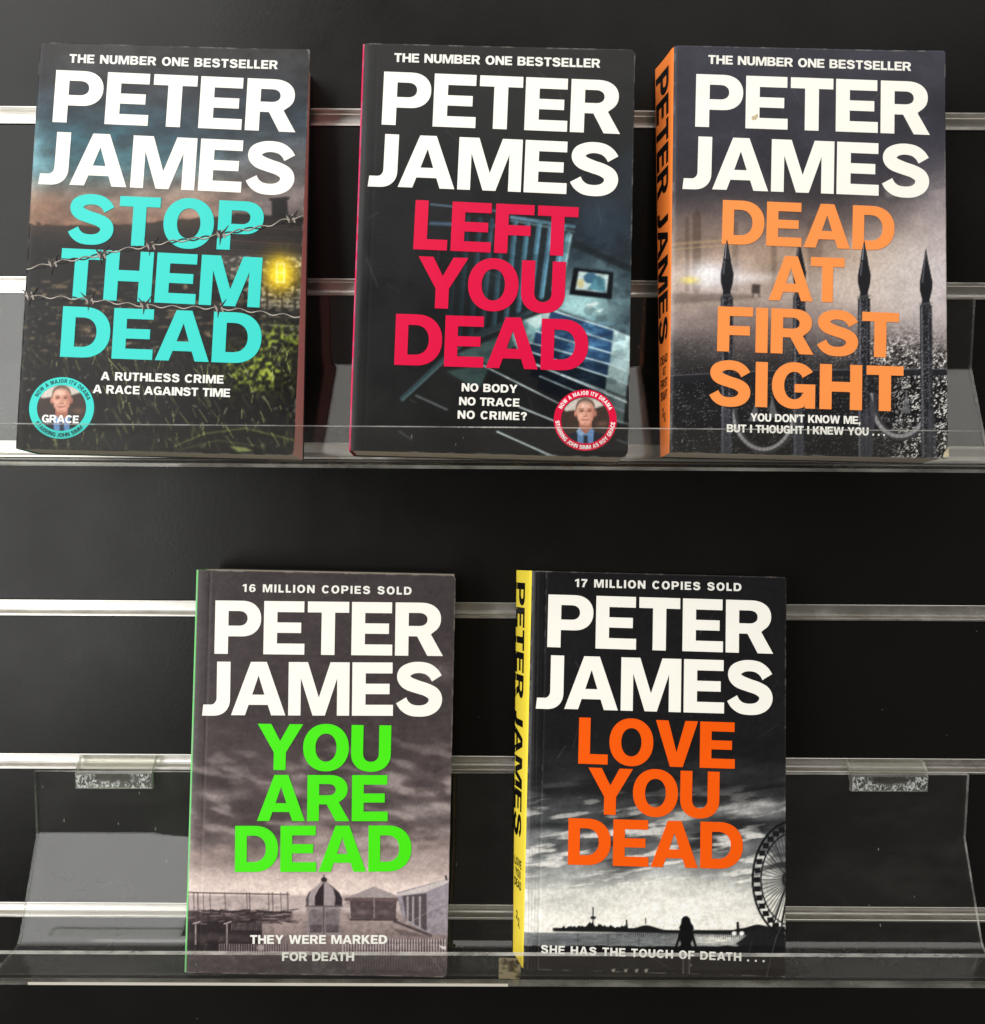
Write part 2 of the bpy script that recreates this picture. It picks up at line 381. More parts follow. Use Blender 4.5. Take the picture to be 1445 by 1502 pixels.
# ------------------------------------------------------------------ lettering: a bold grotesque drawn by hand (cap height 1)
def arc(cx, cy, rx, ry, a0, a1, n=14, e=2.0):
    out = []
    for k in range(n + 1):
        a = math.radians(a0 + (a1 - a0) * k / n); c, s = math.cos(a), math.sin(a)
        out.append((cx + rx * math.copysign(abs(c) ** (2 / e), c), cy + ry * math.copysign(abs(s) ** (2 / e), s)))
    return out
def spline(pts, n=6):
    P = [pts[0]] + list(pts) + [pts[-1]]; out = []
    for i in range(1, len(P) - 2):
        p0, p1, p2, p3 = (np.array(P[k], float) for k in (i - 1, i, i + 1, i + 2))
        for k in range(n):
            t = k / n
            out.append(0.5 * ((2 * p1) + (p2 - p0) * t + (2 * p0 - 5 * p1 + 4 * p2 - p3) * t * t + (3 * p1 - p0 - 3 * p2 + p3) * t ** 3))
    out.append(np.array(P[-2], float)); return out
def stroke(pts):
    """pts: (x, y, half width)"""
    c = np.array(spline(pts)); T = np.gradient(c[:, :2], axis=0); T /= np.linalg.norm(T, axis=1)[:, None]
    N = np.stack([-T[:, 1], T[:, 0]], 1) * c[:, 2:3]
    return [tuple(p) for p in c[:, :2] + N] + [tuple(p) for p in (c[:, :2] - N)[::-1]]
S_ = 0.262; B_ = 0.205
def glyphs():
    G = {}
    s = S_; b = B_
    G['I'] = (s, [[(0, 0), (s, 0), (s, 1), (0, 1)]])
    G['L'] = (.67, [[(0, 0), (.67, 0), (.67, .215), (s, .215), (s, 1), (0, 1)]])
    G['E'] = (.80, [[(0, 0), (.80, 0), (.80, b), (s, b), (s, .405), (.73, .405), (.73, .60), (s, .60), (s, 1 - b), (.785, 1 - b), (.785, 1), (0, 1)]])
    G['F'] = (.77, [[(0, 0), (s, 0), (s, .37), (.71, .37), (.71, .575), (s, .575), (s, 1 - b), (.77, 1 - b), (.77, 1), (0, 1)]])
    G['T'] = (.81, [[(.274, 0), (.536, 0), (.536, 1 - b), (.81, 1 - b), (.81, 1), (0, 1), (0, 1 - b), (.274, 1 - b)]])
    G['H'] = (.93, [[(0, 0), (s, 0), (s, .395), (.93 - s, .395), (.93 - s, 0), (.93, 0), (.93, 1), (.93 - s, 1), (.93 - s, .615), (s, .615), (s, 1), (0, 1)]])
    G['P'] = (.90, [[(0, 0), (s, 0), (s, .33)] + arc(.52, .665, .38, .335, -90, 90, 18, 2.2) + [(0, 1)],
                    [(s, .53)] + arc(.47, .668, .165, .138, -90, 90, 14, 2.2) + [(s, .806)]])
    G['R'] = (.94, [[(0, 0), (s, 0), (s, .365), (.43, .365), (.635, 0), (.94, 0), (.70, .405)] + arc(.50, .695, .395, .305, -52, 90, 16, 2.2) + [(0, 1)],
                    [(s, .56)] + arc(.47, .683, .16, .123, -90, 90, 12, 2.2) + [(s, .806)]])
    G['D'] = (.96, [[(0, 0)] + arc(.43, .5, .53, .5, -90, 90, 22, 2.2) + [(0, 1)],
                    [(s, .21)] + arc(.405, .5, .285, .29, -90, 90, 18, 2.2) + [(s, .79)]])
    G['B'] = (.92, [[(0, 0)] + arc(.52, .285, .40, .285, -90, 62, 14, 2.2) + [(.74, .535)] + arc(.50, .755, .37, .245, -52, 90, 14, 2.2) + [(0, 1)],
                    [(s, .20)] + arc(.49, .305, .16, .105, -90, 90, 10) + [(s, .41)], [(s, .60)] + arc(.47, .70, .14, .10, -90, 90, 10) + [(s, .80)]])
    G['A'] = (1.06, [[(0, 0), (.272, 0), (.34, .195), (.715, .195), (.783, 0), (1.06, 0), (.685, 1), (.375, 1)], [(.408, .385), (.648, .385), (.528, .745)]])
    G['M'] = (1.19, [[(0, 0), (.24, 0), (.24, .70), (.475, 0), (.715, 0), (.95, .70), (.95, 0), (1.19, 0), (1.19, 1), (.815, 1), (.595, .335), (.375, 1), (0, 1)]])
    G['N'] = (.94, [[(0, 0), (.25, 0), (.25, .60), (.665, 0), (.94, 0), (.94, 1), (.69, 1), (.69, .42), (.285, 1), (0, 1)]])
    G['Y'] = (.99, [[(.363, 0), (.627, 0), (.627, .385), (.99, 1), (.695, 1), (.495, .63), (.295, 1), (0, 1), (.363, .385)]])
    G['V'] = (.96, [[(.335, 0), (.625, 0), (.96, 1), (.675, 1), (.48, .31), (.285, 1), (0, 1)]])
    G['W'] = (1.42, [[(.24, 0), (.53, 0), (.71, .63), (.89, 0), (1.18, 0), (1.42, 1), (1.15, 1), (1.02, .36), (.85, 1), (.57, 1), (.40, .36), (.27, 1), (0, 1)]])
    G['U'] = (.87, [[(0, 1)] + arc(.435, .385, .435, .40, 180, 360, 22, 2.2) + [(.87, 1), (.87 - s, 1)] + arc(.435, .385, .435 - s, .185, 0, -180, 16, 2.2) + [(s, 1)]])
    G['J'] = (.54, [[(0, -.012), (.20, -.012)] + arc(.22, .30, .32, .312, -88, 0, 10, 2.2) + [(.54, 1), (.278, 1)] + arc(.17, .32, .108, .125, 0, -90, 8) + [(.02, .195)]])
    G['K'] = (.96, [[(0, 0), (s, 0), (s, .25), (.375, .375), (.64, 0), (.96, 0), (.555, .56), (.935, 1), (.615, 1), (s, .585), (s, 1), (0, 1)]])
    G['O'] = (1.0, [arc(.5, .5, .5, .517, 0, 352.8, 48, 2.12), arc(.5, .5, .232, .307, 0, 350, 35, 2.12)])
    G['C'] = (.95, [arc(.49, .5, .49, .517, 38, 322, 34, 2.1) + [(.665, .315)] + arc(.49, .5, .225, .307, 318, 42, 26, 2.1) + [(.665, .685)]])
    G['G'] = (.95, [arc(.49, .5, .49, .517, 36, 296, 32, 2.1) + [(.715, .10), (.735, 0), (.95, 0), (.95, .535), (.50, .535), (.50, .35), (.695, .35)] + arc(.49, .5, .225, .307, 325, 42, 26, 2.1) + [(.665, .675)]])
    G['S'] = (.92, [stroke([(.80, .705, .112), (.735, .80, .110), (.62, .88, .107), (.46, .910, .105), (.30, .890, .110), (.175, .815, .125), (.155, .71, .130), (.235, .615, .128),
                            (.42, .545, .122), (.60, .490, .122), (.735, .41, .130), (.775, .305, .132), (.735, .195, .125), (.62, .115, .112), (.46, .090, .105), (.29, .112, .107), (.17, .19, .110), (.105, .29, .112)])])
    G['1'] = (.55, [[(.24, 0), (.50, 0), (.50, 1), (.30, 1), (0, .86), (0, .66), (.24, .76)]])
    G['6'] = (.82, [[(.54, .74), (.79, .78), (.70, .93), (.45, 1.01), (.18, .91), (.03, .66), (0, .42), (.05, .18), (.2, .03), (.42, -.01), (.66, .05), (.81, .2), (.82, .42), (.69, .60), (.48, .66), (.27, .60), (.31, .75), (.42, .82)],
                    arc(.42, .32, .155, .165, 0, 340, 17)])
    G['7'] = (.74, [[(.10, 0), (.37, 0), (.50, .45), (.74, .80), (.74, 1), (0, 1), (0, .80), (.46, .80), (.24, .45)]])
    G['.'] = (.24, [[(0, 0), (.24, 0), (.24, .23), (0, .23)]])
    G[','] = (.26, [[(0, 0), (.10, 0), (.03, -.19), (.15, -.19), (.26, .05), (.26, .23), (0, .23)]])
    G["'"] = (.22, [[(0, .62), (.12, .62), (.22, .80), (.22, 1), (0, 1)]])
    G['?'] = (.78, [stroke([(.11, .66, .115), (.16, .80, .115), (.30, .89, .11), (.47, .89, .11), (.61, .81, .12), (.62, .68, .125), (.50, .56, .12), (.41, .44, .12), (.40, .30, .12)]),
                    [(.28, 0), (.53, 0), (.53, .22), (.28, .22)]])
    return G
GLY = glyphs()

def is_hole(ch, k): return k > 0 and ch != '?'
TRI = {}
def glyph_tri(ch):
    if ch not in TRI:
        w, cons = GLY[ch]
        groups = [[c] for c in cons] if ch == '?' else [cons]
        V = []; F = []; loops = []
        for g in groups:
            base = len(V); vl = [[Vector((p[0], p[1], 0)) for p in c] for c in g]
            tris = tessellate_polygon(vl)
            for c in g:
                st = len(V); V += [tuple(p) for p in c]; loops.append(list(range(st, len(V))))
            for t in tris: F.append(tuple(base + i for i in t))
        Va = np.array(V, float); F2 = []
        for t in F:
            a, b_, c = Va[list(t)]
            ar = (b_[0] - a[0]) * (c[1] - a[1]) - (b_[1] - a[1]) * (c[0] - a[0])
            if abs(ar) > 1e-9: F2.append(t if ar > 0 else (t[0], t[2], t[1]))
        TRI[ch] = (w, Va, F2, loops)
    return TRI[ch]

def sizes(text, cap, space=.36):
    ws = [space * cap if c == ' ' else GLY[c][0] * cap for c in text]
    return ws

KERN = {('T', 'A'): -.1, ('A', 'T'): -.1, ('Y', 'O'): -.04, ('A', 'V'): -.1, ('L', 'O'): -.02, ('F', 'A'): -.08, ('J', 'A'): -.03}

def place_line(text, p0, p1, cap, space=.36, fit=False):
    """letters set on the line p0->p1 (2-D, mm) at cap height, tracked to fill it exactly"""
    p0 = np.array(p0, float); p1 = np.array(p1, float); L = np.linalg.norm(p1 - p0); ex = (p1 - p0) / L; ey = np.array([-ex[1], ex[0]])
    ws = sizes(text, cap, space); kern = [KERN.get((text[i], text[i + 1]), 0) * cap for i in range(len(text) - 1)]
    tr = (L - sum(ws) - sum(kern)) / max(1, len(text) - 1); xs = 1.0
    if tr < .052 * cap or fit:                            # a narrower (or, on spines, wider) cut keeps the spacing even
        tr = (.10 if fit else .052) * cap; xs = (L - sum(kern) - tr * (len(text) - 1)) / sum(ws); ws = [q * xs for q in ws]
    out = []; x = 0.0
    for i, c in enumerate(text):
        if c != ' ':
            w, V, F, lp = glyph_tri(c)
            out.append((p0 + np.outer(V[:, 0] * cap * xs + x, ex) + np.outer(V[:, 1] * cap, ey), F, lp))
        x += ws[i] + tr + (kern[i] if i < len(kern) else 0)
    return out

def place_arc(text, c, r, a_mid, cap, span, inward=False, space=.42):
    """letters on a circle; a_mid degrees of the text's middle, span degrees it covers; inward: read along the bottom"""
    ws = sizes(text, cap, space); L = math.radians(span) * r; track = .10 * cap; xs = (L - track * (len(text) - 1)) / sum(ws); ws = [q * xs for q in ws]; x = -L / 2; out = []
    for i, ch in enumerate(text):
        if ch != ' ':
            w, V, F, lp = glyph_tri(ch)
            mid = x + ws[i] / 2
            if not inward:
                a = math.radians(a_mid) - mid / r; o = np.array([math.cos(a), math.sin(a)]); ex = np.array([math.sin(a), -math.cos(a)]); ey = o
            else:
                a = math.radians(a_mid) + mid / r; o = np.array([math.cos(a), math.sin(a)]); ex = np.array([-math.sin(a), math.cos(a)]); ey = -o
            out.append((np.array(c) + o * r + np.outer(V[:, 0] * cap * xs - ws[i] / 2, ex) + np.outer(V[:, 1] * cap, ey), F, lp))
        x += ws[i] + track
    return out

# ------------------------------------------------------------------ painter for the printed cover pictures
_tab = {}
def vnoise(x, y, seed):
    if seed not in _tab: _tab[seed] = np.random.RandomState(seed).rand(256, 256)
    T = _tab[seed]; xi = np.floor(x).astype(int); yi = np.floor(y).astype(int); fx = x - xi; fy = y - yi
    fx = fx * fx * (3 - 2 * fx); fy = fy * fy * (3 - 2 * fy)
    g = lambda a, b_: T[a % 256, b_ % 256]
    return (g(xi, yi) * (1 - fx) + g(xi + 1, yi) * fx) * (1 - fy) + (g(xi, yi + 1) * (1 - fx) + g(xi + 1, yi + 1) * fx) * fy
def fbm(x, y, seed, octv=5, gain=.55):
    a = 1.0; s = 0; t = 0
    for k in range(octv):
        s = s + a * vnoise(x * 2 ** k + 17 * k, y * 2 ** k + 9 * k, seed + k); t += a; a *= gain
    return s / t
def sm(a, b_, x):
    t = np.clip((x - a) / (b_ - a), 0, 1); return t * t * (3 - 2 * t)

class Art:
    """a picture painted on the cover's own grid; X, Y are the traced print coordinates"""
    def __init__(s, X, Y, rgb):
        s.X, s.Y = X, Y; s.c = np.empty(X.shape + (3,)); s.c[:] = rgb; s.aa = 0.9
    def mix(s, m, rgb):
        m = np.clip(m, 0, 1)[..., None]; s.c = s.c * (1 - m) + np.asarray(rgb, float) * m
    def mul(s, f): s.c = s.c * np.asarray(f)[..., None]
    def ramp(s, stops, v):
        ys = [q[0] for q in stops]; s.c = np.stack([np.interp(v, ys, [q[1][k] for q in stops]) for k in range(3)], -1)
    def poly(s, pts, rgb, a=1.0, soft=0.9):
        P = np.array(pts, float); inside = np.zeros(s.X.shape, bool); d = np.full(s.X.shape, 1e9)
        for i in range(len(P)):
            (x0, y0), (x1, y1) = P[i], P[(i + 1) % len(P)]
            c = ((y0 > s.Y) != (y1 > s.Y)) & (s.X < (x1 - x0) * (s.Y - y0) / ((y1 - y0) if y1 != y0 else 1e-9) + x0)
            inside ^= c
            d = np.minimum(d, s.segd((x0, y0), (x1, y1)))
        s.mix(sm(-soft, soft, np.where(inside, d, -d)) * a, rgb)
    def segd(s, p, q):
        px, py = p; dx, dy = q[0] - px, q[1] - py; L2 = dx * dx + dy * dy + 1e-9
        t = np.clip(((s.X - px) * dx + (s.Y - py) * dy) / L2, 0, 1)
        return np.hypot(s.X - px - t * dx, s.Y - py - t * dy)
    def line(s, pts, w, rgb, a=1.0):
        for p, q in zip(pts[:-1], pts[1:]):
            x0, x1 = min(p[0], q[0]) - w - 2, max(p[0], q[0]) + w + 2; y0, y1 = min(p[1], q[1]) - w - 2, max(p[1], q[1]) + w + 2
            m = (s.X > x0) & (s.X < x1) & (s.Y > y0) & (s.Y < y1)
            if not m.any(): continue
            px, py = p; dx, dy = q[0] - px, q[1] - py; L2 = dx * dx + dy * dy + 1e-9
            X, Y = s.X[m], s.Y[m]; t = np.clip(((X - px) * dx + (Y - py) * dy) / L2, 0, 1); d = np.hypot(X - px - t * dx, Y - py - t * dy)
            k = (np.clip((w / 2 - d) / 1.2 + .5, 0, 1) * a)[:, None]; s.c[m] = s.c[m] * (1 - k) + np.asarray(rgb, float) * k
    def ell(s, cx, cy, rx, ry, rgb, a=1.0, soft=1.0):
        r = np.hypot((s.X - cx) / rx, (s.Y - cy) / ry); w = soft / min(rx, ry); s.mix(sm(1 + w, 1 - w, r) * a, rgb)
    def soften(s, k=1):
        for _ in range(k):
            for ax in (0, 1):
                p = np.concatenate([s.c.take([0], ax), s.c, s.c.take([-1], ax)], ax); n = s.c.shape[ax]
                s.c = .25 * p.take(range(n), ax) + .5 * p.take(range(1, n + 1), ax) + .25 * p.take(range(2, n + 2), ax)
    def glow(s, cx, cy, rx, ry, rgb, a=1.0):
        s.mix(np.exp(-((s.X - cx) / rx) ** 2 - ((s.Y - cy) / ry) ** 2) * a, rgb)

def portrait(A, cx, cy, rx, ry, tone):
    """small printed head-and-shoulders picture of a man inside a round badge"""
    inside = np.hypot((A.X - cx) / rx, (A.Y - cy) / ry) < 1.05
    keep = A.c.copy(); u = ry / 34.0
    A.ell(cx, cy, rx, ry, (74, 62, 56))
    A.poly([(cx - rx, cy - ry), (cx + rx, cy - ry), (cx + rx * .9, cy - 24 * u), (cx + 14 * u, cy - 18 * u), (cx - 12 * u, cy - 16 * u), (cx - 28 * u, cy - 14 * u), (cx - rx, cy - 20 * u)], (226, 218, 208), .9, 2)
    A.glow(cx + 24 * u, cy + 4 * u, 8, 4, (150, 110, 95), .6)
    if tone: # dark jacket, blue shirt
        A.poly([(cx - 36 * u, cy + 36 * u), (cx - 26 * u, cy + 20 * u), (cx - 9 * u, cy + 14 * u), (cx + 9 * u, cy + 14 * u), (cx + 28 * u, cy + 20 * u), (cx + 36 * u, cy + 36 * u)], (42, 46, 58))
    else:
        A.poly([(cx - 30 * u, cy + 36 * u), (cx - 24 * u, cy + 22 * u), (cx - 8 * u, cy + 14 * u), (cx + 9 * u, cy + 14 * u), (cx + 24 * u, cy + 22 * u), (cx + 30 * u, cy + 36 * u)], (70, 72, 84))
    A.poly([(cx - 12 * u, cy + 15 * u), (cx + 12 * u, cy + 15 * u), (cx + 11 * u, cy + 36 * u), (cx - 11 * u, cy + 36 * u)], (112, 150, 196))
    A.poly([(cx - 2.5 * u, cy + 21 * u), (cx + 3 * u, cy + 21 * u), (cx + 4 * u, cy + 36 * u), (cx - 3 * u, cy + 36 * u)], (52, 58, 74))
    A.poly([(cx - 9 * u, cy - 1 * u), (cx + 9 * u, cy - 1 * u), (cx + 9 * u, cy + 14 * u), (cx, cy + 19 * u), (cx - 9 * u, cy + 14 * u)], (172, 118, 100))
    A.poly([(cx - 9 * u, cy + 10 * u), (cx - 1 * u, cy + 18 * u), (cx - 6 * u, cy + 23 * u), (cx - 13 * u, cy + 15 * u)], (150, 178, 212)); A.poly([(cx + 9 * u, cy + 10 * u), (cx + 1 * u, cy + 18 * u), (cx + 6 * u, cy + 23 * u), (cx + 13 * u, cy + 15 * u)], (120, 150, 190))
    A.ell(cx - 14.2 * u, cy - 11 * u, 2.0 * u, 4.6 * u, (204, 146, 128)); A.ell(cx + 14.2 * u, cy - 11 * u, 2.0 * u, 4.6 * u, (176, 118, 102))
    A.ell(cx, cy - 19 * u, 13.9 * u, 14.2 * u, (116, 102, 92))                                                   # short hair
    A.ell(cx, cy - 14.5 * u, 12.9 * u, 14.5 * u, (222, 172, 152)); A.poly([(cx - 12.9 * u, cy - 14 * u), (cx + 12.9 * u, cy - 14 * u), (cx + 11 * u, cy - 2 * u), (cx + 5.5 * u, cy + 5.5 * u), (cx, cy + 7 * u), (cx - 5.5 * u, cy + 5.5 * u), (cx - 11 * u, cy - 2 * u)], (220, 168, 148), 1, 1.4)
    A.mix(np.exp(-((A.Y - cy + 28 * u) / (2.6 * u)) ** 2) * sm(13 * u, 9 * u, np.abs(A.X - cx)) * .55, (134, 118, 106))
    A.glow(cx - 2 * u, cy - 22 * u, 7 * u, 3.6 * u, (246, 208, 190), .8); A.glow(cx - 6 * u, cy - 8 * u, 3.5 * u, 3 * u, (240, 196, 178), .7)
    A.mix(sm(2 * u, 13 * u, A.X - cx) * sm(15 * u, 12 * u, np.hypot(A.X - cx, (A.Y - cy + 12 * u) * .8)) * .6, (166, 110, 94)); A.glow(cx, cy + 4.5 * u, 5 * u, 1.6 * u, (186, 130, 112), .6)
    for sx in (-1, 1):
        A.glow(cx + sx * 5.6 * u, cy - 14.6 * u, 3.6 * u, 2.2 * u, (150, 100, 86), .75)
        A.line([(cx + sx * 2.8 * u, cy - 17.2 * u), (cx + sx * 8.6 * u, cy - 17.4 * u)], 1.3 * u, (132, 98, 84), .7)
        A.line([(cx + sx * 4.0 * u, cy - 14.4 * u), (cx + sx * 7.2 * u, cy - 14.4 * u)], 1.4 * u, (66, 50, 48), .8)
    A.line([(cx + .9 * u, cy - 14 * u), (cx + 1.8 * u, cy - 7.4 * u)], 1.4 * u, (182, 126, 108), .7); A.line([(cx - 2.6 * u, cy - 6.6 * u), (cx + 2.6 * u, cy - 6.6 * u)], 1.3 * u, (150, 94, 82), .75)
    A.line([(cx - 4.6 * u, cy - 1.8 * u), (cx, cy - 1.3 * u), (cx + 4.6 * u, cy - 2.0 * u)], 1.3 * u, (140, 78, 74), .85); A.line([(cx - 6.5 * u, cy - 6 * u), (cx - 7.2 * u, cy - 1 * u)], .9 * u, (188, 134, 116), .6)
    m = sm(1.03, .97, np.hypot((A.X - cx) / rx, (A.Y - cy) / ry))[..., None]
    A.c = keep * (1 - m) + A.c * m

def art_turquoise(A):
    X, Y = A.X, A.Y; rs = np.random.RandomState(4)
    A.ramp([(60, (54, 51, 51)), (130, (46, 50, 57)), (200, (44, 62, 74)), (245, (92, 102, 106)), (285, (140, 120, 108)), (335, (142, 108, 88))], Y)
    n = fbm(X / 70, Y / 34, 11); n2 = fbm(X / 26, Y / 15, 31)
    A.mix(np.exp(-((X - 150) / 130) ** 2 - ((Y - 222) / 55) ** 2) * (.15 + .8 * n), (58, 124, 136))
    A.mix(np.exp(-((X - 48) / 26) ** 2 - ((Y - 225) / 55) ** 2) * .8, (116, 158, 168))
    A.mix(sm(290, 400, X) * sm(150, 250, Y) * .75, (98, 92, 94))
    A.mul(.62 + .76 * n2 * (.5 + n))
    A.mix(sm(.52, .75, n) * sm(230, 300, Y) * .55, (186, 160, 146)); A.glow(240, 300, 110, 24, (178, 150, 136), .5)
    A.glow(60, 300, 40, 22, (164, 118, 94), .5); A.glow(415, 286, 45, 32, (134, 124, 124), .7)
    hill = 331 - 12 * sm(150, 330, X) + 5 * (fbm(X / 14, Y * 0, 3) - .5) - 26 * sm(100, 40, X) * np.clip(fbm(X / 9, Y / 9, 8) - .35, 0, 1)
    A.mix(sm(-1.5, 1.5, Y - hill) * .95, (58, 45, 37)); A.mix(sm(hill, hill + 40, Y), (21, 19, 17))
    A.poly([(286, 372), (318, 330), (346, 313), (450, 320), (450, 388), (300, 378)], (40, 36, 35))
    for k in range(12):
        y = 333 + 4.3 * k
        A.line([(352 - k * 3, y - 6), (448, y + 1)], 1.2, (150 + rs.rand() * 50, 145, 138), .12 + .4 * rs.rand())
    A.poly([(399, 291), (421, 289), (423, 320), (399, 318)], (34, 30, 31)); A.line([(397, 293), (423, 291)], 4, (40, 36, 36))
    A.poly([(306, 376), (448, 372), (444, 462), (386, 455), (332, 402)], (70, 66, 60))
    br = fbm(X / 3.4, Y / 2.2, 44, 2)
    A.mix(sm(.5, .72, br) * sm(305, 325, X) * sm(374, 380, Y) * sm(462, 440, Y) * sm(-30, 10, X - (Y - 402) * .9 - 340), (196, 186, 170))
    n3 = fbm(X / 16, Y / 5.0, 57, 4); n4 = fbm(X / 6, Y / 3.2, 71, 3)
    A.mix(sm(.54, .72, n3) * sm(392, 420, Y) * sm(545, 470, Y) * sm(400, 330, X) * .75, (132, 112, 86))
    A.mix(sm(.60, .78, n4) * sm(392, 420, Y) * sm(540, 500, Y) * .6 * sm(.40, .6, n3), (176, 156, 126)); A.mix(sm(.48, .25, n4) * sm(392, 420, Y) * .8, (12, 11, 10))
    for y in (440, 447, 463, 476, 489): A.line([(384, y), (442, y + 3)], 2.2, (178, 170, 156), .75)
    for x in (392, 414, 433): A.line([(x, 420), (x, 480)], 3, (34, 30, 28), .9)
    g = fbm(X / 4.5, Y / 5.5, 83, 3)
    reg = np.maximum(np.exp(-((X - 375) / 42) ** 2 - ((Y - 540) / 30) ** 2) * 1.5, np.exp(-((X - 412) / 32) ** 2 - ((Y - 497) / 18) ** 2) * 1.4)
    A.mix(np.clip(reg, 0, 1) * sm(.36, .58, g) * .9, (96, 110, 38)); A.mix(np.clip(reg, 0, 1) * sm(.56, .74, g) * .9, (192, 202, 88)); A.mix(np.clip(reg, 0, 1) * sm(.45, .3, g) * .7, (30, 34, 18))
    A.glow(411, 401, 25, 27, (250, 205, 20), 1.0); A.glow(411, 400, 13, 16, (255, 236, 60), 1.0)
    A.line([(406, 386), (406, 415)], 1.8, (255, 252, 200)); A.line([(417, 386), (417, 415)], 1.8, (255, 252, 200))
    for y in (387, 400, 414): A.line([(406, y), (417, y)], 1.6, (255, 252, 200))
    for k in range(250):
        x = 30 + rs.rand() * 405; y = 500 + rs.rand() ** .8 * 165; L = 6 + rs.rand() * 18; t = rs.randn() * .35 + .25
        c = np.array((196, 204, 124)) * (.35 + .65 * rs.rand()); A.line([(x, y), (x - L * t * .5, y - L * .5), (x - L * t * .8, y - L)], .7 + rs.rand() * 1.2, c, (.15 + .75 * rs.rand() ** 2))
    for k in range(240):
        x = 30 + rs.rand() * 405; y = 420 + rs.rand() * 240; A.line([(x, y), (x + rs.randn() * 3, y + rs.randn() * 2)], 1.5, (216, 208, 186), .2 + .7 * rs.rand())
    A.line([(255, 655), (300, 636), (360, 628), (432, 646)], 1.8, (150, 168, 92), .8); A.line([(262, 660), (320, 646), (390, 656)], 1.6, (140, 150, 90), .7)
    A.poly([(335, 654), (360, 656), (372, 662), (350, 663)], (170, 184, 110), .8)
    A.soften(1)
    for k in range(150):
        x = 40 + rs.rand() * 390; y = 520 + rs.rand() * 140; L = 4 + rs.rand() * 16; t = rs.randn() * .4 + .3; A.line([(x, y), (x - L * t, y - L)], .9, (206, 214, 140), .2 + .6 * rs.rand())
    portrait(A, 90.5, 598.4, 37, 34.5, True)

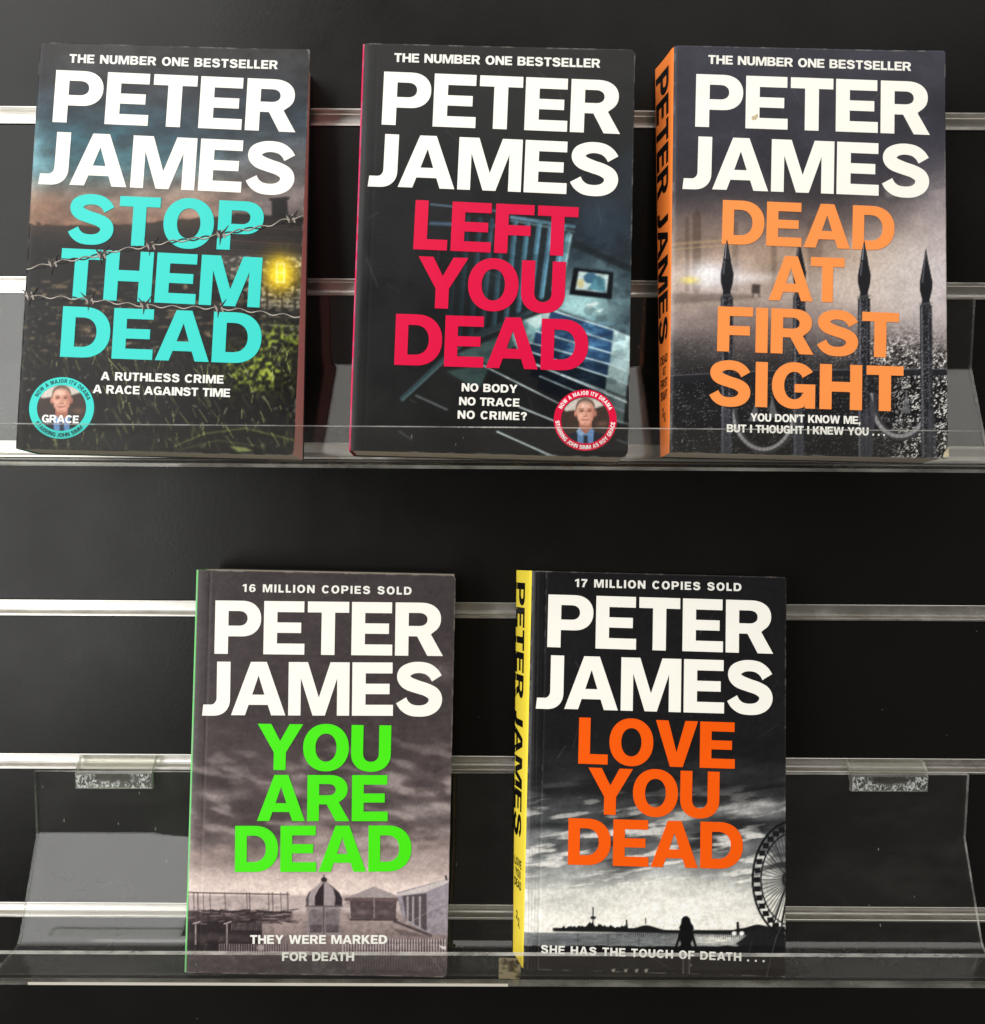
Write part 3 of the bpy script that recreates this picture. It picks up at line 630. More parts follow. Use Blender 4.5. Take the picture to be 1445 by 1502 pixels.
def art_pink(A):
    X, Y = A.X, A.Y; rs = np.random.RandomState(9)
    A.ramp([(60, (44, 44, 45)), (250, (38, 39, 41)), (450, (34, 35, 36)), (680, (38, 38, 38))], Y)
    A.glow(880, 330, 60, 60, (70, 92, 112), .6)
    A.poly([(842, 352), (934, 392), (930, 330), (900, 240), (934, 210), (934, 300)], (52, 66, 80), .45, 12)
    # landing wall with its pool of light
    wallm = sm(-3, 3, (X - (812 + (452 - Y) * .28))) * sm(-3, 3, Y - (350 + (X - 838) * .40)) * sm(3, -3, Y - (452 + (X - 812) * .36))
    A.mix(wallm, (60, 76, 84)); A.mix(wallm * np.exp(-((X - 842) / 60) ** 2 - ((Y - 448) / 40) ** 2), (196, 240, 242))
    A.mix(wallm * sm(.45, .7, fbm(X / 22, Y / 22, 5)) * .3, (150, 190, 196))
    A.poly([(842, 352), (934, 392), (934, 404), (838, 362)], (30, 36, 42), .8, 3)
    # balustrade
    A.glow(760, 400, 70, 60, (44, 62, 72), .7)
    A.line([(632, 300), (730, 310)], 2.5, (120, 150, 172), .8); A.line([(632, 328), (730, 332)], 5, (96, 128, 158), .7)
    A.line([(750, 319), (842, 333)], 5, (112, 152, 172), .9); A.line([(750, 324), (842, 340)], 2, (190, 220, 226), .6)
    for k, x in enumerate((656, 672, 690, 707, 724, 742, 760, 777, 794, 812)):
        b0 = 318 + k * 1.5; b1 = 520 - (k * 10.5); c = np.array((62, 92, 106)) * (.5 + .135 * k)
        A.line([(x + 14, b0), (x, b1)], 6.5, c, .85); A.line([(x + 16.5, b0), (x + 2.5, b1)], 1.8, c * 1.55, .8)
    A.line([(812, 452), (834, 345)], 9, (120, 168, 180), .9); A.line([(818, 452), (838, 345)], 3, (190, 230, 232), .8)
    A.line([(590, 585), (680, 500), (770, 462), (812, 440)], 7, (60, 82, 88), .9); A.line([(590, 588), (680, 505), (770, 468)], 1.8, (122, 150, 152), .7)
    A.poly([(655, 545), (720, 532), (705, 568), (690, 566)], (66, 88, 86), .9, 2); A.poly([(668, 520), (745, 488), (765, 500), (720, 535)], (88, 118, 116), .9, 2)
    A.poly([(745, 480), (812, 452), (836, 466), (788, 500), (760, 516)], (150, 198, 200), .95, 2); A.poly([(768, 470), (812, 455), (824, 462), (786, 482)], (218, 242, 240), .9, 2)
    # flight of stairs
    st = [((808, 455), (900, 484)), ((796, 470), (898, 501)), ((786, 486), (896, 518)), ((778, 503), (893, 534)), ((777, 516), (890, 552)), ((782, 534), (888, 574)), ((792, 552), (886, 592))]
    for k, (l, r) in enumerate(st):
        f = [1.0, 1.1, .95, .62, .30, .18, .15][k]; c = np.array((36, 66, 100)) * f + np.array((10, 12, 15))
        A.poly([l, r, (r[0] - 2, r[1] + 19), (l[0] - 4, l[1] + 18)], c, 1, 1.2)
        tw = fbm(X / 14, Y / 5, 90 + k, 3); m = sm(.42, .66, tw) * np.exp(-((X - 850) / 40) ** 2 - ((Y - (l[1] + 22)) / 10) ** 2) * f; A.mix(m * .85, (112, 172, 206))
        e = (r[0] + 30, r[1] + 12)
        A.poly([r, e, (e[0] - 2, e[1] + 19), (r[0] - 2, r[1] + 19)], np.array((214, 246, 248)) * (1.0 - .10 * k), 1, 1.2)
        A.line([l, r], 2.0, (220, 244, 250), .95 - .05 * k); A.line([r, e], 1.6, (225, 246, 248), .8 - .06 * k)
    for p, q, w, a in (((778, 531), (919, 590), 1.8, .9), ((700, 532), (830, 597), 1.6, .8), ((762, 597), (812, 617), 1.6, .9), ((729, 633), (812, 670), 2, .9), ((610, 580), (656, 601), 1.6, .6), ((830, 597), (922, 622), 1.4, .6), ((585, 632), (604, 645), 1.2, .5), ((905, 645), (922, 651), 1.4, .5)):
        A.line([p, q], w, (222, 240, 242), a)
    # framed picture on the wall
    A.poly([(842, 391), (900, 398), (897, 439), (835, 432)], (18, 22, 28)); A.line([(842, 392), (899, 399)], 1.5, (90, 120, 130), .8)
    A.poly([(849, 398), (893, 403), (890, 430), (844, 425)], (206, 226, 226)); A.ell(866, 408, 10, 8, (74, 116, 140)); A.poly([(862, 424), (876, 404), (888, 410), (888, 429)], (96, 148, 164)); A.ell(852, 416, 5, 7, (214, 206, 160))
    A.poly([(858, 448), (876, 442), (878, 446), (864, 453)], (230, 246, 246), .8); A.poly([(872, 456), (886, 452), (880, 459)], (226, 244, 244), .8)
    for k in range(34):
        x = 650 + rs.rand() * 130; y = 300 + rs.rand() * 120; A.line([(x, y), (x + rs.randn() * 14, y + rs.rand() * 14)], .8, (150, 175, 186), .25)
    A.soften(1)
    for l, r in st: A.line([l, r], 1.3, (226, 246, 250), .55)
    for p, q in (((778, 531), (919, 590)), ((762, 597), (812, 617)), ((729, 633), (812, 670)), ((700, 532), (830, 597))): A.line([p, q], 1.4, (232, 246, 248), .7)
    tone = fbm(X / 16, Y / 13, 140, 3, .4); A.mix(sm(.55, .3, tone) * sm(640, 720, X) * sm(300, 340, Y) * sm(620, 560, Y) * .25, (20, 28, 34)); A.glow(700, 470, 60, 60, (24, 28, 32), .45); A.glow(850, 590, 60, 26, (24, 26, 28), .5)
    portrait(A, 858.8, 617.5, 36, 34.6, True)

def art_apricot(A):
    X, Y = A.X, A.Y; rs = np.random.RandomState(12)
    A.ramp([(60, (58, 58, 70)), (230, (56, 55, 66)), (285, (70, 65, 70)), (325, (118, 104, 100)), (380, (184, 160, 142)), (430, (186, 168, 158)), (475, (144, 131, 128)), (530, (66, 63, 64)), (560, (40, 40, 42)), (680, (36, 36, 37))], Y)
    n = fbm(X / 60, Y / 40, 21); A.mul(.78 + .44 * n)
    A.mix(sm(1180, 1370, X) * np.exp(-((Y - 408) / 80) ** 2) * .95, (232, 225, 222)); A.mix(sm(1300, 1390, X) * sm(180, 330, Y) * sm(560, 430, Y) * .6, (206, 196, 200))
    A.mix(sm(.5, .75, fbm(X / 45, Y / 30, 66)) * sm(240, 300, Y) * sm(470, 380, Y) * sm(1150, 1300, X) * .5, (190, 176, 172))
    for x, w, y0, a in ((1022, 12, 315, .5), (1078, 9, 330, .35), (1135, 8, 330, .3), (1195, 22, 330, .25), (1008, 6, 320, .4)): A.line([(x, y0), (x, 425)], w, (84, 68, 58), a)
    A.line([(985, 358), (1080, 352)], 4, (196, 170, 132), .5); A.line([(985, 366), (1085, 358)], 2, (220, 196, 150), .5)
    for k in range(26): A.line([(985, 372 + k * 3.2), (1060 + rs.rand() * 120, 366 + k * 3.2 - rs.rand() * 6)], 1.2, (196, 178, 160), .22)
    A.glow(1046, 404, 46, 22, (236, 232, 240), .95); A.glow(1036, 404, 16, 13, (255, 255, 255), 1.0); A.glow(1012, 411, 12, 5, (244, 226, 120), .9); A.glow(1090, 408, 60, 7, (240, 236, 236), .6)
    A.line([(984, 452), (1100, 444)], 5, (170, 156, 146), .5); A.poly([(985, 430), (1100, 432), (1110, 438), (985, 446)], (104, 92, 86), .5, 3)
    A.poly([(1103, 417), (1115, 418), (1114, 431), (1102, 430)], (70, 60, 58), .9); A.line([(1105, 430), (1104, 436)], 1.5, (70, 60, 58)); A.line([(1113, 431), (1114, 436)], 1.5, (70, 60, 58))
    A.glow(1215, 420, 60, 26, (226, 214, 204), .55); A.soften(1)
    # wet gritty ground
    sp = vnoise(X / 1.3, Y / 1.1, 7); sp2 = vnoise(X / 2.1, Y / 1.6, 13) * .6 + .4 * vnoise(X / 6, Y / 4, 14)
    A.mix(sm(.72, .9, sp) * sm(455, 520, Y) * .35, (176, 168, 166)); A.mix(sm(.3, .1, sp) * sm(455, 520, Y) * .3, (40, 40, 42))
    rg = sm(1270, 1350, X) * sm(490, 530, Y); rg = np.maximum(rg, np.exp(-((X - 1320) / 70) ** 2 - ((Y - 520) / 30) ** 2))
    A.mix(sm(.52, .70, sp2 * .6 + sp * .4) * rg * 1.0, (240, 238, 234)); A.mix(sm(.42, .25, sp2) * rg * .8, (26, 26, 28))
    A.mix(sm(.86, .95, sp) * sm(540, 580, Y) * .5, (130, 130, 130))
    # iron railings
    A.line([(982, 556), (1120, 549), (1392, 546)], 10, (44, 45, 50), .95); A.line([(982, 551), (1120, 544), (1392, 541)], 1.6, (128, 128, 134), .55)
    def hoop(pts, w):
        A.line(pts, w, (70, 70, 74), .95); A.line([(x - w * .2, y - 1) for x, y in pts], w * .5, (164, 162, 164), .75)
    e = lambda cx, cy, rx, ry, a0, a1: [(cx + rx * math.cos(math.radians(a0 + (a1 - a0) * k / 24)), cy + ry * math.sin(math.radians(a0 + (a1 - a0) * k / 24))) for k in range(25)]
    hoop(e(1122, 598, 46, 62, 175, 5), 10); hoop(e(1322, 585, 42, 56, 185, -30), 11)
    for xs in ((1110, 585, 1105, 618), (1132, 580, 1134, 612), (1330, 572, 1328, 606)):
        A.poly([(xs[0], xs[1]), (xs[2] + 7, xs[3]), (xs[2] - 7, xs[3])], (120, 120, 124), .8)
    A.line([(1270, 575), (1280, 600), (1276, 665)], 9, (76, 76, 82), .9)
    for x, yt in RAIL_POSTS:
        dx = 2 if x > 1300 else 0
        A.poly([(x - 9, yt + 84), (x + 9, yt + 84), (x + 9 + dx, 672), (x - 9 + dx, 672)], (44, 45, 50)); A.line([(x - 6, yt + 86), (x - 6 + dx, 670)], 3, (132, 132, 140), .6); A.line([(x + 4, yt + 86), (x + 4 + dx, 670)], 2, (96, 96, 104), .5)
        A.poly(spear(x, yt), (40, 41, 46)); A.line([(x - 1, yt + 10), (x - 5, yt + 50)], 2.2, (120, 120, 130), .75)
        A.line([(x - 9, yt + 82), (x + 9, yt + 80)], 3, (120, 118, 120), .5)
        m = (np.abs(X - x - dx) < 9) & (Y > yt + 84); A.mix(m * sm(.66, .85, sp) * .5, (170, 170, 176))
    for x in (1065, 1172, 1270, 1366): A.poly([(x - 4, 600), (x + 4, 600), (x + 9, 674), (x - 9, 674)], (86, 86, 94), .55, 1.5)
RAIL_POSTS = ((1066, 352), (1172, 350), (1267, 354), (1358, 364))
def spear(x, y): return [(x, y), (x + 4, y + 22), (x + 10, y + 50), (x + 9, y + 62), (x + 5.5, y + 76), (x + 7, y + 84), (x - 7, y + 84), (x - 5.5, y + 76), (x - 9, y + 62), (x - 9, y + 50), (x - 4, y + 22)]

def art_green(A):
    X, Y = A.X, A.Y; rs = np.random.RandomState(21)
    A.ramp([(837, (72, 65, 66)), (1050, (74, 66, 67)), (1130, (84, 75, 75)), (1200, (106, 94, 93)), (1250, (152, 136, 132)), (1282, (206, 187, 181)), (1300, (230, 212, 204)), (1312, (238, 220, 211))], Y)
    n = fbm((X + Y * .3) / 75, (Y + X * .10) / 26, 15, 5, .42); n2 = fbm((X + Y * .5) / 46, (Y - X * .22) / 13, 29, 5, .45)
    A.mul(1 + (n - .5) * sm(1060, 1160, Y) * sm(1300, 1240, Y) * .7)
    A.mix(sm(.56, .76, n2) * sm(1040, 1160, Y) * sm(1290, 1240, Y) * .5, (206, 192, 188)); A.glow(630, 1190, 45, 12, (214, 202, 198), .55); A.glow(325, 1165, 30, 7, (200, 186, 182), .5); A.glow(640, 985, 24, 14, (150, 138, 138), .4)
    A.mix(sm(.48, .3, n2) * sm(1080, 1140, Y) * sm(1270, 1220, Y) * .5, (66, 58, 60))
    A.mix(sm(1313, 1315, Y), (186, 170, 168)); A.mix(sm(1315, 1336, Y), (200, 184, 180)); A.line([(272, 1314), (660, 1314)], 1.2, (150, 136, 136), .6)
    A.mix(sm(1336, 1341, Y), (168, 150, 146)); A.mix(sm(1345, 1395, Y) * .8, (118, 104, 103)); A.mix(sm(1396, 1404, Y), (86, 77, 78)); A.mul(.9 + .2 * fbm(X / 8, Y / 4, 3, 3))
    A.soften(2)
    # left: stacked tables and netting poles
    A.line([(272, 1309), (424, 1312)], 2.0, (96, 84, 86), .9)
    for x in (276, 284, 290, 298, 308, 330, 362, 366, 394, 400, 412, 422): A.line([(x, 1309), (x + 1, 1345)], 1.2 + rs.rand(), (84, 72, 74), .7)
    db = 1332 + 7 * fbm(X / 12, Y * 0, 41, 3); A.mix(sm(-1, 1, Y - db) * sm(432, 424, X) * sm(1352 + (424 - X) * .12, 1348 + (424 - X) * .12, Y), (74, 62, 64))
    A.mix(sm(-1, 1, Y - 1349 - 5 * fbm(X / 10, Y * 0, 77, 3)) * sm(386, 383, X) * sm(1397, 1393, Y), (50, 42, 44))
    for k in range(60):
        x = 275 + rs.rand() * 150; y = 1334 + rs.rand() * 22; A.line([(x, y), (x + 6 + rs.rand() * 14, y + rs.randn())], 1.5, (150, 134, 134) if rs.rand() > .5 else (44, 36, 38), .7)
    for x in (287, 333): A.line([(x, 1356), (x, 1385)], 2, (196, 182, 180), .8); A.line([(x - 4, 1355), (x + 6, 1352)], 2, (205, 192, 190), .8)
    for k in range(16): x = 340 + k * 3; A.line([(x, 1354), (x, 1364)], 1.2, (150, 136, 136), .6)
    A.glow(320, 1375, 60, 5, (116, 102, 102), .4)
    # kiosk with a striped onion dome
    A.poly([(450, 1330), (500, 1330), (499, 1372), (451, 1372)], (152, 141, 142)); 
    for x in (453, 477): A.poly([(x, 1340), (x + 4, 1334), (x + 17, 1334), (x + 21, 1340), (x + 21, 1368), (x, 1368)], (128, 118, 120)); A.poly([(x + 2, 1356), (x + 19, 1356), (x + 19, 1368), (x + 2, 1368)], (98, 88, 92))
    A.line([(475, 1330), (475, 1370)], 2, (96, 86, 88))
    dome = [(449, 1328), (449, 1318), (453, 1309), (462, 1301), (470, 1295), (473, 1289), (478, 1289), (481, 1295), (489, 1301), (498, 1309), (502, 1318), (502, 1328)]
    A.poly(dome, (166, 154, 155))
    A.poly([(475.5, 1294), (468, 1303), (462, 1315), (462, 1328), (475, 1328)], (54, 46, 50)); A.poly([(481, 1295), (489, 1303), (492, 1316), (491, 1328), (502, 1328), (502, 1318), (498, 1309), (489, 1301)], (60, 52, 56)); A.poly([(449, 1328), (449, 1318), (453, 1309), (456, 1306), (453, 1316), (453, 1328)], (92, 82, 84))
    A.line([(449, 1329), (502, 1329)], 2, (90, 80, 82)); A.ell(475.5, 1290, 4.5, 3.6, (58, 50, 52)); A.line([(475.5, 1283), (475.5, 1290)], 1.5, (58, 50, 52))
    # sheds
    A.poly([(513, 1317), (582, 1317), (581, 1348), (515, 1347)], (92, 78, 80)); A.poly([(507, 1317), (549, 1300), (584, 1314), (584, 1318)], (168, 156, 156)); A.line([(508, 1319), (584, 1319)], 5, (112, 94, 94)); A.line([(549, 1318), (549, 1346)], 2, (150, 136, 136))
    A.glow(532, 1338, 10, 4, (140, 124, 124), .6); A.glow(562, 1338, 10, 4, (140, 124, 124), .6); A.line([(514, 1349), (582, 1349)], 3, (60, 52, 54), .8)
    A.poly([(582, 1309), (664, 1287), (664, 1372), (620, 1366), (590, 1346)], (158, 150, 158)); A.poly([(581, 1311), (625, 1299), (664, 1287), (664, 1292), (626, 1308), (585, 1314)], (206, 196, 194)); A.poly([(590, 1314), (626, 1310), (626, 1366), (596, 1348)], (92, 84, 88))
    for x in (598, 606, 616): A.line([(x, 1316), (x, 1352 + (x - 596) * .4)], 3, (186, 176, 178), .8)
    A.line([(578, 1351), (632, 1372)], 4, (70, 62, 64), .8); A.poly([(577, 1362), (600, 1366), (630, 1374), (588, 1372)], (84, 74, 74), .6, 2); A.poly([(632, 1360), (644, 1352), (654, 1358), (654, 1372), (632, 1370)], (140, 132, 138), .7); A.line([(654, 1285), (655, 1290)], 3, (70, 62, 64))
    # picket fences
    for k in range(28): x = 322 + k * 3.6; A.line([(x + 1.8, 1385), (x + 1.8, 1399)], 1.6, (40, 34, 36), .8); A.line([(x, 1385), (x, 1399)], 1.5, (176, 160, 160), .8)
    for k in range(38): x = 503 + k * 4.05; A.line([(x + 2, 1378), (x + 2, 1399)], 2.0, (48, 40, 42), .8); A.line([(x, 1378), (x, 1399)], 2.0, (206, 192, 190), .9)
    A.line([(505, 1383), (655, 1383)], 1.2, (96, 84, 86), .6); A.line([(505, 1394), (655, 1394)], 1.2, (96, 84, 86), .6)
    for k in range(36): x = 510 + k * 4.05; A.line([(x, 1404), (x + .5, 1422)], 1.6, (132, 118, 120), .5)
    for k in range(30): x = 278 + k * 3.4; A.line([(x, 1404), (x, 1426)], 1.2, (104, 92, 94), .5)
    A.ell(382, 1390, 5, 5, (200, 186, 184), .7); A.glow(460, 1395, 50, 6, (132, 116, 116), .5)
    tone = fbm(X / 7, Y / 5, 150, 4); A.mix(sm(.5, .25, tone) * sm(1316, 1324, Y) * .16, (44, 36, 38)); A.mix(sm(.6, .8, tone) * sm(1316, 1324, Y) * .14, (214, 200, 198))
    for p, q in (((596, 1356), (655, 1322)), ((634, 1385), (652, 1408)), ((630, 1400), (648, 1424)), ((650, 1292), (656, 1420))): A.line([p, q], .9, (206, 198, 196), .45)

def art_orange(A):
    X, Y = A.X, A.Y; rs = np.random.RandomState(33)
    A.ramp([(837, (36, 35, 37)), (1090, (37, 36, 38)), (1160, (50, 50, 52)), (1215, (80, 82, 84)), (1270, (136, 138, 138)), (1310, (206, 206, 200)), (1345, (246, 244, 235)), (1362, (248, 245, 236))], Y)
    n = fbm((X - Y * .2) / 60, (Y + X * .10) / 17, 51, 5, .45); n2 = fbm((X - Y * .4) / 44, (Y + X * .12) / 8, 73, 5, .45)
    A.mul(1 + (n - .5) * sm(1060, 1160, Y) * sm(1340, 1260, Y) * 1.2)
    A.mix(sm(.52, .70, n2) * sm(1130, 1230, Y) * sm(1355, 1300, Y) * .85, (238, 236, 230)); A.mix(sm(.46, .30, n) * sm(1120, 1180, Y) * sm(1300, 1230, Y) * .6, (44, 45, 48))
    A.glow(1100, 1190, 55, 10, (206, 206, 204), .6); A.glow(1128, 1180, 22, 5, (226, 226, 224), .6); A.glow(800, 1222, 26, 6, (180, 182, 182), .6); A.glow(985, 1200, 40, 16, (190, 190, 188), .5); A.glow(890, 1310, 90, 9, (228, 226, 220), .6); A.glow(990, 1230, 20, 8, (214, 214, 210), .6)
    A.glow(1005, 1335, 85, 40, (255, 253, 244), .95); A.glow(960, 1300, 60, 14, (224, 222, 214), .5)
    A.mix(sm(1366, 1370, Y), (128, 131, 132)); A.glow(1050, 1378, 42, 9, (236, 234, 226), .95); A.glow(830, 1380, 60, 6, (96, 100, 104), .6); A.mul(1 + .25 * (vnoise(X / 9, Y / 1.4, 3) - .5) * sm(1366, 1370, Y))
    # pier
    py = 1361 + 3 * sm(900, 1000, X); A.mix(sm(-1, 1, Y - py) * sm(1367, 1364, Y - (X - 810) * .02) * sm(809, 813, X) * sm(1150, 1148, X), (36, 36, 38))
    hb = 1362 - 13 * np.clip(fbm(X / 5, Y * 0, 8, 3) - .3, 0, 1) * sm(823, 828, X) * sm(925, 915, X) - 5 * np.exp(-((X - 948) / 14) ** 2) - 4 * np.exp(-((X - 868) / 10) ** 2) - 6 * np.exp(-((X - 1112) / 16) ** 2) + 3.0 * sm(960, 985, X) * sm(1085, 1070, X)
    A.mix(sm(-1, 1, Y - hb) * sm(1368, 1364, Y) * sm(810, 815, X), (34, 34, 36)); A.line([(870, 1331), (870, 1354)], 1.8, (52, 52, 54)); A.line([(868, 1346), (872, 1346)], 4, (40, 40, 42)); A.line([(919, 1350), (920, 1362)], 2.5, (36, 36, 38)); A.line([(947, 1347), (947, 1354)], 1.4, (36, 36, 38)); A.line([(1082, 1354), (1083, 1366)], 4, (36, 36, 38))
    for k in range(76): x = 905 + k * 3; A.line([(x, 1365), (x, 1374 - (k % 4) + (3 if x > 1050 else 0))], 1.0, (40, 40, 42), .75)
    for x in (892, 937, 848): A.line([(x, 1370), (x, 1388)], 1.2, (70, 72, 74), .7)
    A.poly([(1100, 1368), (1120, 1358), (1150, 1362), (1156, 1400), (1096, 1400), (1080, 1384)], (40, 40, 42), 1, 2); A.ell(1077, 1369, 3.5, 3, (250, 250, 246)); A.ell(1088, 1369, 3.5, 3, (250, 250, 246))
    gy = 1386 + 3 * fbm(X / 14, Y * 0, 61, 3); A.mix(sm(-1, 1, Y - gy), (33, 32, 33)); A.mix(sm(1398, 1404, Y), (46, 42, 41)); A.mul(.92 + .16 * fbm(X / 6, Y / 6, 91, 3))
    # big wheel seen at a slant
    cx, cy, rx, ry = 1166, 1290, 62, 86
    P = lambda a, k=1.0: (cx + rx * k * math.cos(a), cy + ry * k * math.sin(a))
    ring = [P(math.radians(t)) for t in range(95, 266, 5)]; A.line(ring, 3.2, (30, 31, 33)); A.line([P(math.radians(t), .80) for t in range(95, 266, 5)], 2.2, (36, 37, 39))
    for t in range(100, 262, 10):
        a = math.radians(t); q = P(a, .9); A.poly([(q[0] - 5, q[1] - 3.6), (q[0] + 4.5, q[1] - 4), (q[0] + 5, q[1] + 4), (q[0] - 4, q[1] + 4.4)], (32, 32, 34))
        A.line([P(a, .80), P(a, 1.0)], 1.2, (40, 40, 42))
    for t in range(96, 266, 6): A.line([P(math.radians(t), .80), (cx - 8, cy)], 1.0, (44, 45, 47), .85)
    for t in (112, 128, 215, 232): A.line([P(math.radians(t), .78), (cx - 8, cy)], 3.0, (60, 61, 63), .55)
    A.ell(cx - 10, cy, 9, 12, (40, 41, 43), .9); A.line([(1153, 1300), (1128, 1376)], 2.2, (36, 36, 38)); A.line([(1156, 1310), (1142, 1378)], 2.2, (36, 36, 38))
    # woman seen from behind
    A.poly([(1003, 1344), (1008, 1343.5), (1012, 1347), (1013.5, 1353), (1017, 1358), (1018, 1363), (1013, 1366), (1010, 1370), (1002, 1370), (998, 1366), (996, 1361), (999, 1354), (999.5, 1348)], (24, 24, 26))
    A.poly([(1000, 1366), (1012, 1366), (1017, 1369), (1019.5, 1378), (1022.5, 1388), (1023, 1396), (1020.5, 1396), (1019, 1389), (1015.5, 1379), (1013.5, 1384), (1016, 1392), (1017.5, 1403), (995, 1403), (996.5, 1392), (999, 1384), (997, 1379), (993.5, 1389), (991.5, 1396), (989.5, 1396), (990.5, 1387), (993.5, 1378), (995.5, 1369)], (26, 26, 28))
    A.line([(1003, 1402), (1003, 1428)], 5, (62, 58, 56)); A.line([(1010, 1402), (1010, 1428)], 5, (62, 58, 56)); A.line([(1002, 1404), (1002, 1428)], 1.2, (150, 146, 140), .6); A.line([(1012, 1404), (1011, 1428)], 1.2, (150, 146, 140), .6)
    for x in (900, 918, 934, 948): A.poly([(x - 3, 1422), (x + 3, 1421), (x + 1, 1427), (x - 1, 1427)], (190, 184, 172), .8)
    for x, a in ((783, .5), (788, .35), (793, .3)): A.line([(x - 3 * (x > 785), 840), (x - 9, 1424)], .9, (130, 130, 132), a)
    A.line([(1150, 1350), (1138, 1376), (1124, 1432)], .9, (150, 148, 146), .5)

# ------------------------------------------------------------------ books
def project(P):
    d = P - CAM; z = d @ CF
    return np.stack([PW / 2 + FPX * (d @ CR) / z, PH / 2 - FPX * (d @ CU) / z], -1)

class Book:
    def __init__(s, x, y, z, lean, yaw, roll, w, h, t, sh_top, sh_bot, bow):
        s.w, s.h, s.t, s.st, s.sb, s.bow = w, h, t, sh_top, sh_bot, bow
        ex = np.array([math.cos(yaw), math.sin(yaw), 0]); up = np.array([-math.sin(yaw) * math.sin(lean), math.cos(yaw) * math.sin(lean), math.cos(lean)])
        s.U = math.cos(roll) * ex + math.sin(roll) * up; s.V = -math.sin(roll) * ex + math.cos(roll) * up
        s.N = np.cross(s.U, s.V)                      # out of the cover, towards the viewer
        s.O = np.array([x, y, z], float)
        s.base = s.O + s.U * w / 2 - s.N * t / 2
    def disp(s, u, v):
        b = s.bow
        d = b[0] * np.sin(np.pi * np.clip(v / s.h, 0, 1)) * np.sin(np.pi * np.clip(u / s.w, 0, 1)) ** .7
        d = d - 1.3 * np.exp(-np.clip(u, 0, None) / 1.3)                                     # rolls over into the spine
        d = d + b[1] * np.clip((u - s.w * .72) / (s.w * .28), 0, 1) ** 2 * np.clip((v / s.h - .72) / .28, 0, 1) ** 2   # top corner
        d = d + b[2] * np.clip((u - s.w * .72) / (s.w * .28), 0, 1) ** 2 * np.clip((.28 - v / s.h) / .28, 0, 1) ** 2   # bottom corner
        d = d - b[3] * np.exp(-((u - 8.5) / .7) ** 2)                                        # hinge crease
        return d
    def at(s, u, v, e=0.0):
        u = np.asarray(u, float); v = np.asarray(v, float); d = s.disp(u, v) + e
        return s.O + u[..., None] * s.U + v[..., None] * s.V + d[..., None] * s.N
    def block(s, u, v, d):
        """point at depth d behind the cover, with the book's slant"""
        k = (s.sb + (s.st - s.sb) * v / s.h) * d / s.t
        return s.O + (u + k) * s.U + v * s.V - d * s.N
    def uv(s, px, py):
        """photograph pixel -> cover coordinates (mm)"""
        d = CF + CR * (px - PW / 2) / FPX + CU * (PH / 2 - py) / FPX
        t = ((s.O - CAM) @ s.N) / (d @ s.N); q = CAM + d * t - s.O
        return np.array([q @ s.U, q @ s.V])

def letters_mesh(name, bk, letters, mat, parent, lift, wall_h=0.0, org=(0, 0, 0), fn=None):
    V = []; F = []; n = 0
    fn = fn or (lambda uv, e: bk.at(uv[:, 0], uv[:, 1], e))
    for uv, tris, loops in letters:
        top = fn(uv, lift); V.append(top); F += [tuple(n + i for i in t) for t in tris]; m = len(uv)
        if wall_h:
            V.append(fn(uv, lift - wall_h))
            for lp in loops:
                F += [(n + lp[i], n + lp[(i + 1) % len(lp)], n + m + lp[(i + 1) % len(lp)], n + m + lp[i]) for i in range(len(lp))]
            n += m
        n += m
    return mesh_obj(name, np.concatenate(V), F, mat, parent, origin=org)

NX, NY = 300, 452
def rounded_uv(bk, rr):
    """grid over the cover whose free corners are rounded; rr = radii (bottom right, top right)"""
    v = np.linspace(0, 1, NY + 1) * bk.h; u = np.linspace(0, 1, NX + 1)
    right = np.full(NY + 1, bk.w)
    for r, d in ((rr[0], v), (rr[1], bk.h - v)):
        if r > 0:
            k = d < r; right[k] = np.minimum(right[k], bk.w - r + np.sqrt(np.clip(r * r - (r - d[k]) ** 2, 0, None)))
    wob = .18 * (vnoise(v / 6.0, v * 0 + bk.w, 2) - .5)
    Vg, Ug = np.meshgrid(v, u, indexing='ij'); return Ug * (right + wob)[:, None], Vg

